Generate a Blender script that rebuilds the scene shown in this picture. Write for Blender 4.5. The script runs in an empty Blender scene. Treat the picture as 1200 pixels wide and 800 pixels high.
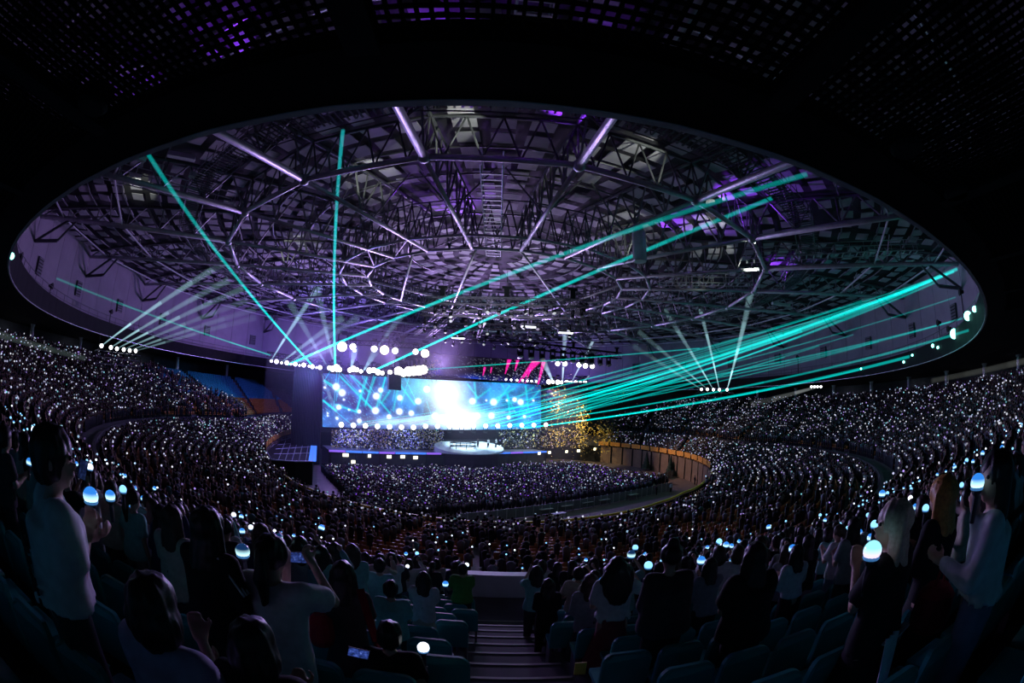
import bpy, bmesh, math, random
import numpy as np
from mathutils import Vector, Matrix

random.seed(7)
RNG = np.random.default_rng(11)
SC = bpy.context.scene
COL = SC.collection
PI = math.pi

# ------------------------------------------------------------------ camera
EYE = np.array([0.0, -55.0, 13.0])
FPX = 540.0                                   # equisolid focal length in pixels of the 1200 px frame
def cam_axes(yaw, pitch, roll):
    cy, sy, cp, sp, cr, sr = math.cos(yaw), math.sin(yaw), math.cos(pitch), math.sin(pitch), math.cos(roll), math.sin(roll)
    f = np.array([sy * cp, cy * cp, sp]); r = np.array([cy, -sy, 0.0]); u = np.cross(r, f)
    return np.array([cr * r + sr * u, -sr * r + cr * u, f])
AX = cam_axes(0.045, 0.1374, 0.043)
cam = bpy.data.cameras.new('camera')
cam.type = 'PANO'
cam.sensor_fit = 'HORIZONTAL'; cam.sensor_width = 36.0; cam.sensor_height = 24.0
for holder in (cam, getattr(cam, 'cycles', None)):
    if holder is None: continue
    try:
        holder.panorama_type = 'FISHEYE_EQUISOLID'
        holder.fisheye_lens = FPX / 1200 * 36.0
        holder.fisheye_fov = math.radians(185)
    except Exception:
        pass
cam.clip_start = 0.05; cam.clip_end = 600
camo = bpy.data.objects.new('camera', cam); COL.objects.link(camo)
camo.matrix_world = Matrix(((AX[0][0], AX[1][0], -AX[2][0], EYE[0]), (AX[0][1], AX[1][1], -AX[2][1], EYE[1]),
                            (AX[0][2], AX[1][2], -AX[2][2], EYE[2]), (0, 0, 0, 1)))
SC.camera = camo

# ------------------------------------------------------------------ surveying: sight lines read off the photograph
def ray(px, py):
    x, y = px - 600.0, 400.0 - py
    r = max(math.hypot(x, y), 1e-9); th = 2 * math.asin(min(1, r / (2 * FPX))); s = math.sin(th) / r
    return AX.T @ np.array([x * s, y * s, math.cos(th)])
def at_dist(px, py, d): return EYE + ray(px, py) * d
def at_z(px, py, z):
    d = ray(px, py); return EYE + d * ((z - EYE[2]) / d[2])
def at_y(px, py, y):
    d = ray(px, py); return EYE + d * ((y - EYE[1]) / d[1])
def at_cyl(px, py, R):
    d = ray(px, py); a = d[0] ** 2 + d[1] ** 2; b = 2 * EYE[1] * d[1]; c = EYE[1] ** 2 - R * R
    return EYE + d * ((-b + math.sqrt(max(0, b * b - 4 * a * c))) / (2 * a))
SU = np.array([math.cos(PI / 6), math.sin(PI / 6)])   # along the stage front
SN = np.array([0.5, -math.cos(PI / 6)])               # from the stage to its audience
S0 = np.array([-6.9, 29.8])                           # middle of the stage front
def stg(s, back, z):
    p = S0 + SU * s - SN * back; return np.array([p[0], p[1], z])
def at_stg(px, py, back):
    d = ray(px, py); o = S0 - SN * back - EYE[:2]
    t, s = np.linalg.solve(np.array([[d[0], -SU[0]], [d[1], -SU[1]]]), o)
    return EYE + d * t
def stg_s(p): return float((np.asarray(p[:2]) - S0) @ SU)

# ------------------------------------------------------------------ world, exposure, render-independent settings
w = bpy.data.worlds.new('night'); SC.world = w; w.use_nodes = True
w.node_tree.nodes['Background'].inputs[0].default_value = (0.02, 0.02, 0.035, 1)
w.node_tree.nodes['Background'].inputs[1].default_value = 0.05
vs = SC.view_settings
SC.display_settings.display_device = 'sRGB'
vs.view_transform = 'Standard'; vs.look = 'None'; vs.exposure = 0.0; vs.gamma = 1.0; vs.use_curve_mapping = False
cy = SC.cycles
cy.use_denoising = True
try: cy.denoiser = 'OPENIMAGEDENOISE'
except Exception: pass
cy.max_bounces = 5; cy.diffuse_bounces = 3; cy.glossy_bounces = 2; cy.transmission_bounces = 4
cy.transparent_max_bounces = 48; cy.volume_bounces = 0
cy.sample_clamp_indirect = 4.0; cy.caustics_reflective = False; cy.caustics_refractive = False

# ------------------------------------------------------------------ lamps of the show and added fill lights
def lamp(name, kind, loc, color, power, target=None, radius=0.4, angle=None, blend=0.6, label=None):
    l = bpy.data.lights.new(name, kind); l.color = color; l.energy = power
    if kind in ('POINT', 'SPOT'): l.shadow_soft_size = radius
    if kind == 'SPOT': l.spot_size = math.radians(angle or 60); l.spot_blend = blend
    if kind == 'AREA': l.shape = 'DISK'; l.size = radius
    o = bpy.data.objects.new(name, l); COL.objects.link(o); o.location = Vector(loc)
    if target is not None:
        o.rotation_euler = (Vector(target) - Vector(loc)).to_track_quat('-Z', 'Y').to_euler()
    return o
LAV = (0.50, 0.34, 0.95); VIO = (0.28, 0.04, 1.0); TEAL = (0.05, 0.85, 0.75); WHT = (0.86, 0.95, 1.0); BLU = (0.25, 0.35, 1.0)
# violet-lavender washes from the stage rig up into the dome
for s, tgt, p in ((-22, (-38, -6, 28), 15000), (-12, (-22, -22, 28), 21000), (0, (0, -12, 29), 25000), (12, (18, -18, 28), 16000), (22, (36, 0, 28), 10000), (-24, (-50, 14, 24), 9000), (-3, (-6, -42, 30), 26000), (9, (12, -40, 30), 20000)):
    lamp('dome_wash', 'SPOT', stg(s, -1.5, 19.5), (0.54, 0.33, 0.95), p, tgt, 0.6, 88, 1.0)
# large dim discs added in the dome as ambient fill, down and up
lamp('hall_fill', 'AREA', (0, -8, 25.5), (0.66, 0.80, 1.0), 420, (0, -8, 0), 14)
lamp('dome_fill', 'AREA', (0, -4, 21), (0.70, 0.60, 0.90), 1500, (0, -6, 40), 16)
# dim fill added on the concourse, lifting near backs and the outer walls
for x in (-16, 0, 16): lamp('concourse_fill', 'AREA', (x, -64.5 + x * x * .01, 16.6), (0.35, 0.9, 0.9) if x >= 0 else (0.75, 0.78, 0.95), 4.5, (x * .6, -50, 11), 2.0)
for a in (-100, -85, -70, -58, 58, 70, 85, 100): lamp('concourse_fill', 'AREA', (65.5 * math.sin(math.radians(a)), -65.5 * math.cos(math.radians(a)), 16.7), (.7, .75, .95), 70, (66.5 * math.sin(math.radians(a)), -66.5 * math.cos(math.radians(a)), 12), 1.2)
# violet fixtures on the catwalks
for x, y, tx, ty in ((-15, -38, -14, -43), (-20, -36, -22, -41), (-1, -34, -3, -38), (4, -30, 3.5, -35), (16, -22, 20, -27), (14, -14, 18, -17), (30, -10, 34, -12), (-3, -10, -4, -16)):
    lamp('violet_uplight', 'SPOT', (x, y, 27.2), VIO, 1100 if x < -10 else 3600, (tx, ty, 30.2), 0.15, 58, 0.5)
for x, y, tx, ty, p in ((-9, -28, -10, -24, 260), (12, -33, 9, -29, 260), (22, -24, 17, -23, 400), (21, -22, 20, -19, 300), (-26, -10, -24, -7, 260), (-30, -30, -33, -27, 300), (26, -18, 24, -10, 320), (4, -8, 2, -2, 320), (10, -22, 12, -16, 280), (0, -34, -3, -31, 260)):
    lamp('white_glint_spot', 'SPOT', (x, y, 26.4), (0.9, 1.0, 0.86), p * 4, (tx, ty, 29.6), 0.12, 42, 0.4)  # added white spots that put glints on the roof
# teal wash over the right-hand stands, paler on the left, and laser scatter on the right fascia
for tgt, p, c in (((20, -46, 10), 15000, TEAL), ((32, -34, 9), 13000, TEAL), ((2, -44, 8), 5000, TEAL), ((-14, -48, 9), 7000, (.62, .62, .9)), ((-34, -30, 9), 5000, (.55, .55, .95)), ((0, -30, 4), 4500, (.6, .6, .8))):
    lamp('stand_wash', 'SPOT', stg(10, -2, 18.5), c, p, tgt, 0.5, 34, 1.0)
lamp('seat_fill', 'SPOT', stg(-23, 0, 17.5), (.08, .5, 1.0), 5500, (-50, 26, 11), .5, 70, 1.0)  # added spot that brightens the far left blue seats
lamp('wall_fill', 'SPOT', stg(18, -3, 18), (1.0, .62, .42), 19000, (35, 24, 2), .5, 50, 1.0)  # added warm spot that lifts the brown pit wall
lamp('fascia_glow', 'POINT', (33.5, -34.0, 17.2), (0.0, 1.0, 0.62), 40, radius=0.25)
lamp('fascia_glow', 'POINT', (36.8, -31.0, 16.9), (0.0, 1.0, 0.62), 26, radius=0.25)
# stage washes and the violet light that fills the haze
for s in (-18, -8, 4, 10, 18):
    lamp('stage_wash', 'SPOT', stg(s, -1, 15.6), BLU if s < 0 else (0.6, 0.85, 1.0), 14000 if s < 0 or s > 12 else 17000, stg(s, 2.2, 3.5), 0.5, 44, 0.8)
for s, t in ((20, 29), (34, 27)): lamp('confetti_fill', 'SPOT', stg(s, -4, 19), (1.0, .80, .45), 26000, stg(t, 0, 7), .4, 52, 1.0)  # added warm spots that brighten the gold confetti
for s in (-20, 0, 20):
    lamp('pit_wash', 'SPOT', stg(s, -2.5, 17), (0.42, 0.25, 1.0), 11000, stg(s * .8, -20, 0), 0.5, 75, 1.0)
for s, z, p in ((-27, 17.5, 500), (-25, 19.5, 2600), (-19, 20.5, 3000), (-13, 21.5, 2600), (29, 20, 1000)):
    lamp('haze_light', 'POINT', stg(s, 2.0, z), (.30, .18, 1.0), p * 1.8, radius=.6)

DECK = 3.5

# ------------------------------------------------------------------ materials
MATS = {}
def mat(name, col, rough=0.6, metal=0.0, emit=None, strength=0.0, noise=0.0, scale=8.0, sample=True, spec=0.4):
    if name in MATS: return MATS[name]
    m = bpy.data.materials.new(name); m.use_nodes = True; nt = m.node_tree; b = nt.nodes['Principled BSDF']
    b.inputs['Base Color'].default_value = (*col, 1); b.inputs['Roughness'].default_value = rough; b.inputs['Metallic'].default_value = metal
    b.inputs['Specular IOR Level'].default_value = spec
    if noise > 0:
        tc = nt.nodes.new('ShaderNodeTexCoord'); n = nt.nodes.new('ShaderNodeTexNoise'); n.inputs['Scale'].default_value = scale; n.inputs['Detail'].default_value = 3
        r = nt.nodes.new('ShaderNodeValToRGB')
        r.color_ramp.elements[0].position = 0.3; r.color_ramp.elements[1].position = 0.7
        r.color_ramp.elements[0].color = (*[c * (1 - noise) for c in col], 1); r.color_ramp.elements[1].color = (*[min(1, c * (1 + noise)) for c in col], 1)
        nt.links.new(tc.outputs['Object'], n.inputs['Vector']); nt.links.new(n.outputs['Fac'], r.inputs['Fac']); nt.links.new(r.outputs['Color'], b.inputs['Base Color'])
    if emit is not None:
        b.inputs['Emission Color'].default_value = (*emit, 1); b.inputs['Emission Strength'].default_value = strength
        if not sample: m.cycles.emission_sampling = 'NONE'
    MATS[name] = m; return m
def attr_mat(name, rough=0.7, emission=0.0, sample=False):
    """base (or emitted) colour from the mesh's own colour attribute 'col'"""
    if name in MATS: return MATS[name]
    m = bpy.data.materials.new(name); m.use_nodes = True; nt = m.node_tree; b = nt.nodes['Principled BSDF']
    a = nt.nodes.new('ShaderNodeAttribute'); a.attribute_name = 'col'
    b.inputs['Roughness'].default_value = rough; b.inputs['Specular IOR Level'].default_value = 0.0 if emission else 0.2
    if emission:
        b.inputs['Base Color'].default_value = (0.004, 0.004, 0.004, 1)
        nt.links.new(a.outputs['Color'], b.inputs['Emission Color']); b.inputs['Emission Strength'].default_value = emission
        if not sample: m.cycles.emission_sampling = 'NONE'
    else:
        nt.links.new(a.outputs['Color'], b.inputs['Base Color'])
    MATS[name] = m; return m
STEEL = mat('galvanised_steel', (0.52, 0.52, 0.55), 0.38, 0.35, noise=0.15, scale=1.5)
DARKSTEEL = mat('dark_painted_steel', (0.10, 0.10, 0.11), 0.5, 0.2, noise=0.2, scale=2)
BLACK = mat('matt_black', (0.010, 0.010, 0.011), 0.7, noise=0.2, scale=3, spec=.2)
SOFFIT = mat('soffit_black_paint', (0.006, 0.006, 0.007), 0.7, noise=0.3, scale=1.2, spec=.1)
DECKM = mat('dark_roof_deck', (0.035, 0.033, 0.04), 0.8, noise=0.3, scale=0.4)
WEBM = mat('grey_web_steel', (0.20, 0.20, 0.21), 0.45, 0.3, noise=0.2, scale=2)
PANEL = mat('acoustic_panel', (0.40, 0.38, 0.42), 0.85, noise=0.12, scale=0.8)
WALLM = mat('drum_wall_panel', (0.27, 0.235, 0.28), 0.75, noise=0.10, scale=0.5)
CONC = mat('concrete_terrace', (0.10, 0.10, 0.105), 0.85, noise=0.25, scale=1.3)
CONCD = mat('dark_concourse_wall', (0.035, 0.035, 0.04), 0.85, noise=0.25, scale=0.7)
FLOORM = mat('arena_floor', (0.17, 0.13, 0.11), 0.6, noise=0.15, scale=0.6)
BROWN = mat('brown_wall_board', (0.20, 0.13, 0.09), 0.6, noise=0.15, scale=0.9)
ORANGE = mat('orange_banner', (0.75, 0.33, 0.06), 0.6, noise=0.1, scale=2)
YELLOW = mat('yellow_rail_paint', (0.70, 0.62, 0.03), 0.45, noise=0.1, scale=4)
WHITEP = mat('off_white_paint', (0.55, 0.58, 0.58), 0.55, noise=0.1, scale=1.5)
TEALP = mat('teal_plastic', (0.025, 0.27, 0.26), 0.35, noise=0.1, scale=4)
BLUEP = mat('blue_plastic', (0.03, 0.22, 0.34), 0.4, noise=0.1, scale=4)
ORANGEP = mat('orange_plastic', (0.42, 0.17, 0.04), 0.4, noise=0.1, scale=4)
CHAIRM = mat('grey_seat_bracket', (0.12, 0.12, 0.12), 0.5, 0.4)

# ------------------------------------------------------------------ mesh helpers
class MB:
    def __init__(s): s.v = []; s.f = []; s.m = []
    def add(s, vs, fs, mi=0):
        o = len(s.v); s.v.extend([tuple(map(float, p)) for p in vs]); s.f.extend([tuple(i + o for i in f) for f in fs]); s.m.extend([mi] * len(fs)); return s
    def box(s, c, size, ax=None, mi=0):
        c = np.asarray(c, float); h = np.asarray(size, float) / 2; ax = np.eye(3) if ax is None else np.asarray(ax, float)
        vs = [c + ax[0] * h[0] * i + ax[1] * h[1] * j + ax[2] * h[2] * k for i in (-1, 1) for j in (-1, 1) for k in (-1, 1)]
        return s.add(vs, [(0, 1, 3, 2), (4, 6, 7, 5), (0, 4, 5, 1), (2, 3, 7, 6), (0, 2, 6, 4), (1, 5, 7, 3)], mi)
    def bar(s, p, q, wd, ht, mi=0, up=(0, 0, 1)):
        p = np.asarray(p, float); q = np.asarray(q, float); d = q - p; L = np.linalg.norm(d)
        if L < 1e-6: return s
        d /= L; up = np.asarray(up, float)
        if abs(d @ up) > 0.98: up = np.array([1.0, 0, 0])
        x = np.cross(d, up); x /= np.linalg.norm(x); z = np.cross(x, d)
        return s.box((p + q) / 2, (wd, L, ht), (x, d, z), mi)
    def tube(s, p, q, r0, r1=None, n=6, mi=0, cap=True):
        p = np.asarray(p, float); q = np.asarray(q, float); r1 = r0 if r1 is None else r1
        d = q - p; L = np.linalg.norm(d)
        if L < 1e-6: return s
        d /= L; up = np.array([0, 0, 1.0]) if abs(d[2]) < 0.95 else np.array([1.0, 0, 0])
        x = np.cross(d, up); x /= np.linalg.norm(x); y = np.cross(d, x)
        vs = []
        for c, r in ((p, r0), (q, r1)):
            vs += [c + (x * math.cos(2 * PI * i / n) + y * math.sin(2 * PI * i / n)) * r for i in range(n)]
        fs = [(i, (i + 1) % n, n + (i + 1) % n, n + i) for i in range(n)]
        if cap: fs += [tuple(range(n - 1, -1, -1)), tuple(range(n, 2 * n))]
        return s.add(vs, fs, mi)
    def path(s, pts, r, n=6, mi=0):
        for a, b in zip(pts[:-1], pts[1:]): s.tube(a, b, r, r, n, mi)
        return s
    def ball(s, c, r, seg=10, rings=6, mi=0, sc=(1, 1, 1)):
        c = np.asarray(c, float); vs = [c + np.array([0, 0, r * sc[2]])]
        for i in range(1, rings):
            a = PI * i / rings
            vs += [c + np.array([math.sin(a) * math.cos(2 * PI * j / seg) * sc[0], math.sin(a) * math.sin(2 * PI * j / seg) * sc[1], math.cos(a) * sc[2]]) * r for j in range(seg)]
        vs.append(c - np.array([0, 0, r * sc[2]])); fs = [(0, 1 + j, 1 + (j + 1) % seg) for j in range(seg)]
        for i in range(rings - 2):
            b = 1 + i * seg
            fs += [(b + j, b + seg + j, b + seg + (j + 1) % seg, b + (j + 1) % seg) for j in range(seg)]
        e = len(vs) - 1; b = 1 + (rings - 2) * seg
        fs += [(b + (j + 1) % seg, b + j, e) for j in range(seg)]
        return s.add(vs, fs, mi)
    def lathe(s, c, prof, n=12, mi=0, axis=None):
        c = np.asarray(c, float); ax = np.eye(3) if axis is None else axis; vs = []
        for r, z in prof: vs += [c + ax[0] * r * math.cos(2 * PI * j / n) + ax[1] * r * math.sin(2 * PI * j / n) + ax[2] * z for j in range(n)]
        fs = []
        for i in range(len(prof) - 1):
            fs += [(i * n + j, i * n + (j + 1) % n, (i + 1) * n + (j + 1) % n, (i + 1) * n + j) for j in range(n)]
        fs += [tuple(range(n - 1, -1, -1)), tuple(range((len(prof) - 1) * n, len(prof) * n))]
        return s.add(vs, fs, mi)
    def prism(s, pts, z0, z1, mi=0):
        n = len(pts); vs = [(x, y, z0) for x, y in pts] + [(x, y, z1) for x, y in pts]
        return s.add(vs, [tuple(range(n - 1, -1, -1)), tuple(range(n, 2 * n))] + [(i, (i + 1) % n, n + (i + 1) % n, n + i) for i in range(n)], mi)
    def mesh(s, name, mats, smooth=False):
        me = bpy.data.meshes.new(name); me.from_pydata(s.v, [], s.f)
        for m in (mats if isinstance(mats, (list, tuple)) else [mats]): me.materials.append(m)
        if any(s.m): me.polygons.foreach_set('material_index', s.m)
        if smooth: me.polygons.foreach_set('use_smooth', [True] * len(me.polygons))
        me.update(); return me
    def build(s, name, mats, parent=None, smooth=False):
        return link(name, s.mesh(name, mats, smooth), parent)
def link(name, me, parent=None):
    o = bpy.data.objects.new(name, me); COL.objects.link(o)
    if parent is not None:
        o.parent = parent
        o.matrix_parent_inverse = Matrix.Translation(-Vector(parent.location)) if parent.type == 'EMPTY' and parent.get('at_base') else Matrix.Identity(4)
    return o
def tag(o, label=None, cat=None, group=None, kind=None):
    if label: o['label'] = label
    if cat: o['category'] = cat
    if group: o['group'] = group
    if kind: o['kind'] = kind
    return o
def thing(name, label, cat, loc=(0, 0, 0), group=None, kind=None):
    """Empty at the thing's base; its parts are modelled in world coordinates"""
    o = bpy.data.objects.new(name, None); COL.objects.link(o); o.location = Vector(loc); o['at_base'] = 1
    o.empty_display_size = 0.2
    return tag(o, label, cat, group, kind)
ONES = ['', 'first', 'second', 'third', 'fourth', 'fifth', 'sixth', 'seventh', 'eighth', 'ninth', 'tenth', 'eleventh', 'twelfth', 'thirteenth', 'fourteenth', 'fifteenth', 'sixteenth', 'seventeenth', 'eighteenth', 'nineteenth', 'twentieth']
def nth(n):
    n = int(n)
    return ONES[n] if 0 < n <= 20 else '%d%s' % (n, {1: 'st', 2: 'nd', 3: 'rd'}.get(n % 10 if n % 100 not in (11, 12, 13) else 0, 'th'))
def pol(R, th, z=0.0): return np.array([R * math.sin(th), -R * math.cos(th), z])   # th = 0 looks towards the camera, + to the right

# ------------------------------------------------------------------ bowl plan
_pr = [(0, -21.4), (4.7, -20.7), (9.1, -19.2), (16, -14.8), (20.6, -10.5), (26.2, -4.5), (31.5, 3.5), (34.6, 11.9), (35.9, 19), (35.6, 30), (34.0, 38), (31.5, 45), (27.5, 51), (20, 56), (10, 58), (0, 59)]
_pl = [(-5, -20.8), (-9.5, -19.3), (-15.2, -16.2), (-22, -9.5), (-27.5, -2.5), (-31.3, 4.5), (-34.5, 12), (-37.2, 20.5), (-40.3, 34.8), (-41, 42), (-36, 49), (-22, 56), (-10, 58), (-0.001, 59)]
_t = np.array([math.atan2(x, -y) for x, y in _pl[::-1] + _pr]); _r = np.array([math.hypot(x, y) for x, y in _pl[::-1] + _pr])
def r_in(th): return float(np.interp((th + PI) % (2 * PI) - PI, _t, _r))
def r_mid(th): return max(41.0, r_in(th) + 4.5)
def r_par(th): return r_mid(th) + 1.6
def r_up(th, i):
    a = r_par(th) + 1.4; b = max(62.0, a + 10.1); return a + (b - a) * i / 23.0
def z_up(i): return 7.4 + 0.285 * i
def r_lo(th, i): a = r_in(th) + 0.3; return a + (r_mid(th) - a) * i / 20.0
def z_lo(i): return 3.2 + 0.14 * i

def ribbon(name, mats, prof, th0, th1, n, closed=False, parent=None, kind='structure', smooth=False):
    """prof(th) -> list of (R, z); swept round the arena"""
    ths = np.linspace(th0, th1, n + 1); vs = []; k = None
    for th in ths:
        p = prof(th); k = len(p); vs += [tuple(pol(R, th, z)) for R, z in p]
    fs = []
    for i in range(n):
        for j in range(k if closed else k - 1):
            a = i * k + j; b = i * k + (j + 1) % k; fs.append((a, b, b + k, a + k))
    if closed: fs += [tuple(range(k - 1, -1, -1)), tuple(range(n * k, n * k + k))]
    me = bpy.data.meshes.new(name); me.from_pydata(vs, [], fs)
    for m in (mats if isinstance(mats, (list, tuple)) else [mats]): me.materials.append(m)
    if smooth: me.polygons.foreach_set('use_smooth', [True] * len(me.polygons))
    me.update(); o = link(name, me, parent)
    if kind: o['kind'] = kind
    return o

# ------------------------------------------------------------------ setting: floor, terraces, walls
fl = MB(); N = 120
fl.prism([tuple(pol(r_in(t) + 0.2, t)[:2]) for t in np.linspace(-PI, PI, N, endpoint=False)], -0.2, 0.0)
tag(fl.build('floor', FLOORM), 'brown arena floor in front of the stage', 'floor', kind='structure')
def prof_lo(th):
    p = []
    for i in range(20): p += [(r_lo(th, i), z_lo(i)), (r_lo(th, i + 1), z_lo(i))]
    return p + [(r_par(th), 6.0)]
tag(ribbon('floor_lower_terrace', CONC, prof_lo, -2.75, 2.75, 260), 'stepped lower seating terrace around the arena floor', 'terrace')
def prof_up(th):
    p = [(r_par(th) + 0.01, 7.4), (r_up(th, 0), 7.4)]
    for i in range(23): p += [(r_up(th, i), z_up(i)), (r_up(th, i + 1), z_up(i))]
    return p + [(r_up(th, 23), z_up(23)), (70.0, z_up(23))]
tag(ribbon('floor_upper_terrace', CONC, prof_up, -2.75, 2.75, 320), 'steep upper seating terrace under the dark soffit', 'terrace')
tag(ribbon('wall_outer', CONCD, lambda t: [(69.6, z_up(23) - 1), (69.6, 19.0)], -2.9, 2.9, 180), 'dark back wall of the upper concourse', 'wall')
# parapet of the upper terrace
pw = thing('wall_parapet', 'pale parapet wall at the front of the upper terrace', 'wall', kind='structure')
for n_, m_, a_, b_ in (('parapet_panel', CONCD, -2.7, -.06), ('parapet_panel', WHITEP, -.059, .075), ('parapet_panel', CONCD, .076, 2.7)):
    hp_ = 8.05 if m_ is WHITEP else 7.5
    ribbon(n_, m_, lambda t: [(r_par(t) - .08, 5.9), (r_par(t) + .08, 5.9), (r_par(t) + .08, hp_), (r_par(t) - .08, hp_)], a_, b_, max(6, int(abs(b_ - a_) * 50)), True, pw, None)
    ribbon('coping', m_, lambda t: [(r_par(t) - .16, hp_), (r_par(t) + .16, hp_), (r_par(t) + .16, hp_ + .1), (r_par(t) - .16, hp_ + .1)], a_, b_, max(6, int(abs(b_ - a_) * 50)), True, pw, None)
# pit wall round the arena floor: boards, banners, yellow rail
pit = thing('wall_pit', 'brown pit wall round the arena floor with orange banners', 'wall', kind='structure')
ribbon('backing', BLACK, lambda t: [(r_in(t) + .02, 0), (r_in(t) + .02, 3.9)], -2.75, 2.75, 260, False, pit, None)
def arc_pts(t0, t1, step):
    """angles spaced by arc length along the pit wall"""
    out = [t0]; t = t0
    while t < t1:
        a = pol(r_in(t), t); dt = 0.002
        v = np.linalg.norm(pol(r_in(t + dt), t + dt) - a) / dt; t += step / v; out.append(t)
    return out
def wall_boards(t0, t1, z0, z1, step, gap, m, name, off, thick, sharedlabel=None):
    ts = arc_pts(t0, t1, step)
    for a, b in zip(ts[:-1], ts[1:]):
        p, q = pol(r_in(a) - off, a), pol(r_in(b) - off, b); d = (q - p) / np.linalg.norm(q - p)
        MB().bar(p + d * gap / 2 + [0, 0, (z0 + z1) / 2], q - d * gap / 2 + [0, 0, (z0 + z1) / 2], thick, z1 - z0).build(name, m, pit)
wall_boards(1.75, 2.62, 0.0, 3.85, 3.4, 0.55, BROWN, 'wall_board', 0.08, 0.10)
wall_boards(-2.45, -1.70, 0.0, 3.85, 3.4, 0.55, BROWN, 'wall_board', 0.08, 0.10)
wall_boards(1.77, 2.62, 4.1, 5.0, 3.4, 0.5, ORANGE, 'banner', 0.10, 0.06)
wall_boards(-2.42, -1.74, 4.1, 5.0, 3.4, 0.5, ORANGE, 'banner', 0.10, 0.06)
wall_boards(1.20, 1.75, 0.0, 3.85, 5.0, 0.2, BROWN, 'wall_board', 0.08, 0.10)
rail = MB(); rail.path([pol(r_in(t) - .05, t, 4.05) for t in np.linspace(-1.25, 1.72, 90)], 0.12, 6)
tag(rail.build('yellow_rail', YELLOW), 'long yellow rail curving along the front of the lower terrace', 'rail')
# columns along the upper concourse
for k, t in enumerate(np.radians([-118, -106, -94, -82, -70, -58, -47, 47, 55, 63, 72, 81, 90, 99, 108, 117])):
    c = MB(); b = pol(62.6 if r_up(t, 23) < 62.5 else r_up(t, 23) + .6, t)
    c.lathe(b + [0, 0, z_up(23)], [(.42, 0), (.42, .3), (.32, .35), (.32, 2.6), (.45, 2.9)], 14)
    tag(c.build('pillar', WHITEP, smooth=False), 'pale round pillar between the upper concourse and the soffit', 'pillar', 'concourse pillars', 'structure')

# ------------------------------------------------------------------ soffit ring over the upper terrace
RS, HS = 50.0, 16.85
sof = thing('ceiling_soffit', 'black soffit ring over the upper terrace with an open cell grille', 'ceiling', kind='structure')
ribbon('fascia', SOFFIT, lambda t: [(RS, HS), (RS, HS + 1.7), (RS + .12, HS + 1.7), (RS + .12, HS)], -PI, PI, 132, True, sof, None)
ribbon('edge_trim', STEEL, lambda t: [(RS - .03, HS - .02), (RS - .03, HS + .03), (RS + .1, HS + .03), (RS + .1, HS - .02)], -PI, PI, 132, True, sof, None)
ribbon('edge_panel', SOFFIT, lambda t: [(RS + .12, HS), (RS + 1.25, HS), (RS + 1.25, HS + .3), (RS + .12, HS + .3)], -PI, PI, 132, True, sof, None)
GA = 0.46                                                    # the open grille spans this angle either side of the camera
ribbon('dark_ceiling', SOFFIT, lambda t: [(RS + 1.25, HS + .05), (70, HS + .05)], GA, 2 * PI - GA, 110, False, sof, None)
ribbon('dark_ceiling', SOFFIT, lambda t: [(55.9, HS + .05), (70, HS + .05)], -GA, GA, 40, False, sof, None)
nb = 9; bw = 2 * GA / nb
for b in range(nb):
    t0 = -GA + b * bw + 0.018; tm = t0 + bw / 2
    g = MB(); er = pol(1, tm); et = np.array([math.cos(tm), math.sin(tm), 0]); half = RS * bw / 2 - 0.16
    for i in range(int(2 * half / .16) + 1):
        x = -half + i * .16; g.bar(er * 51.2 + et * x + [0, 0, HS + .05], er * 56.0 + et * x * 1.08 + [0, 0, HS + .05], .042, .055)
    for j in range(30):
        r = 51.28 + j * .16; hx = half * r / 51.3; g.bar(er * r - et * hx + [0, 0, HS + .05], er * r + et * hx + [0, 0, HS + .05], .042, .055)
    g.build('grille', SOFFIT, sof)['kind'] = 'stuff'
    if b:
        te = tm - bw / 2; MB().bar(pol(51.1, te, HS + .06), pol(56.0, te, HS + .06), .42, .22).build('soffit_beam', BLACK, sof)
for x, y in ((6.2, -51.3), (8.6, -50.9), (-6.5, -51.4)):
    MB().lathe((x, y, HS - .05), [(.28, 0), (.34, .06), (.34, .35)], 14).build('speaker_pod', BLACK, sof)

# ------------------------------------------------------------------ drum wall between soffit and roof
drum = thing('wall_drum', 'lavender lit panelled drum wall under the roof', 'wall', kind='structure')
ribbon('backing', BLACK, lambda t: [(56.14, 16.9), (56.14, 28.4)], -PI, PI, 132, False, drum, None)
for k in range(88):
    t = (k + .5) * 2 * PI / 88 - PI
    if abs(t) < .55: continue
    ht = PI / 88 * .985
    vs = [tuple(pol(R, t + s * ht, z)) for s in (-1, 1) for R in (56.0, 56.1) for z in (16.9, 28.2)]
    MB().add(vs, [(0, 1, 5, 4), (2, 6, 7, 3), (0, 2, 3, 1), (4, 5, 7, 6), (1, 3, 7, 5), (0, 4, 6, 2)]).build('wall_panel', WALLM, drum)
for k in range(-12, 13):
    t = math.radians(k * 12.0)
    if abs(t) < .7: continue
    er, et = pol(1, t), np.array([math.cos(t), math.sin(t), 0])
    o = MB().box(er * 55.85 + [0, 0, 22.2], (1.3, .35, 1.9), (et, er, (0, 0, 1))).build('wall_vent', DARKSTEEL, drum)
    v = MB()
    for j in range(5): v.box(er * 55.65 + [0, 0, 21.5 + j * .34], (1.15, .06, .1), (et, er, (0, 0, 1)))
    v.build('louver', BLACK, o)['kind'] = 'stuff'
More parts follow.
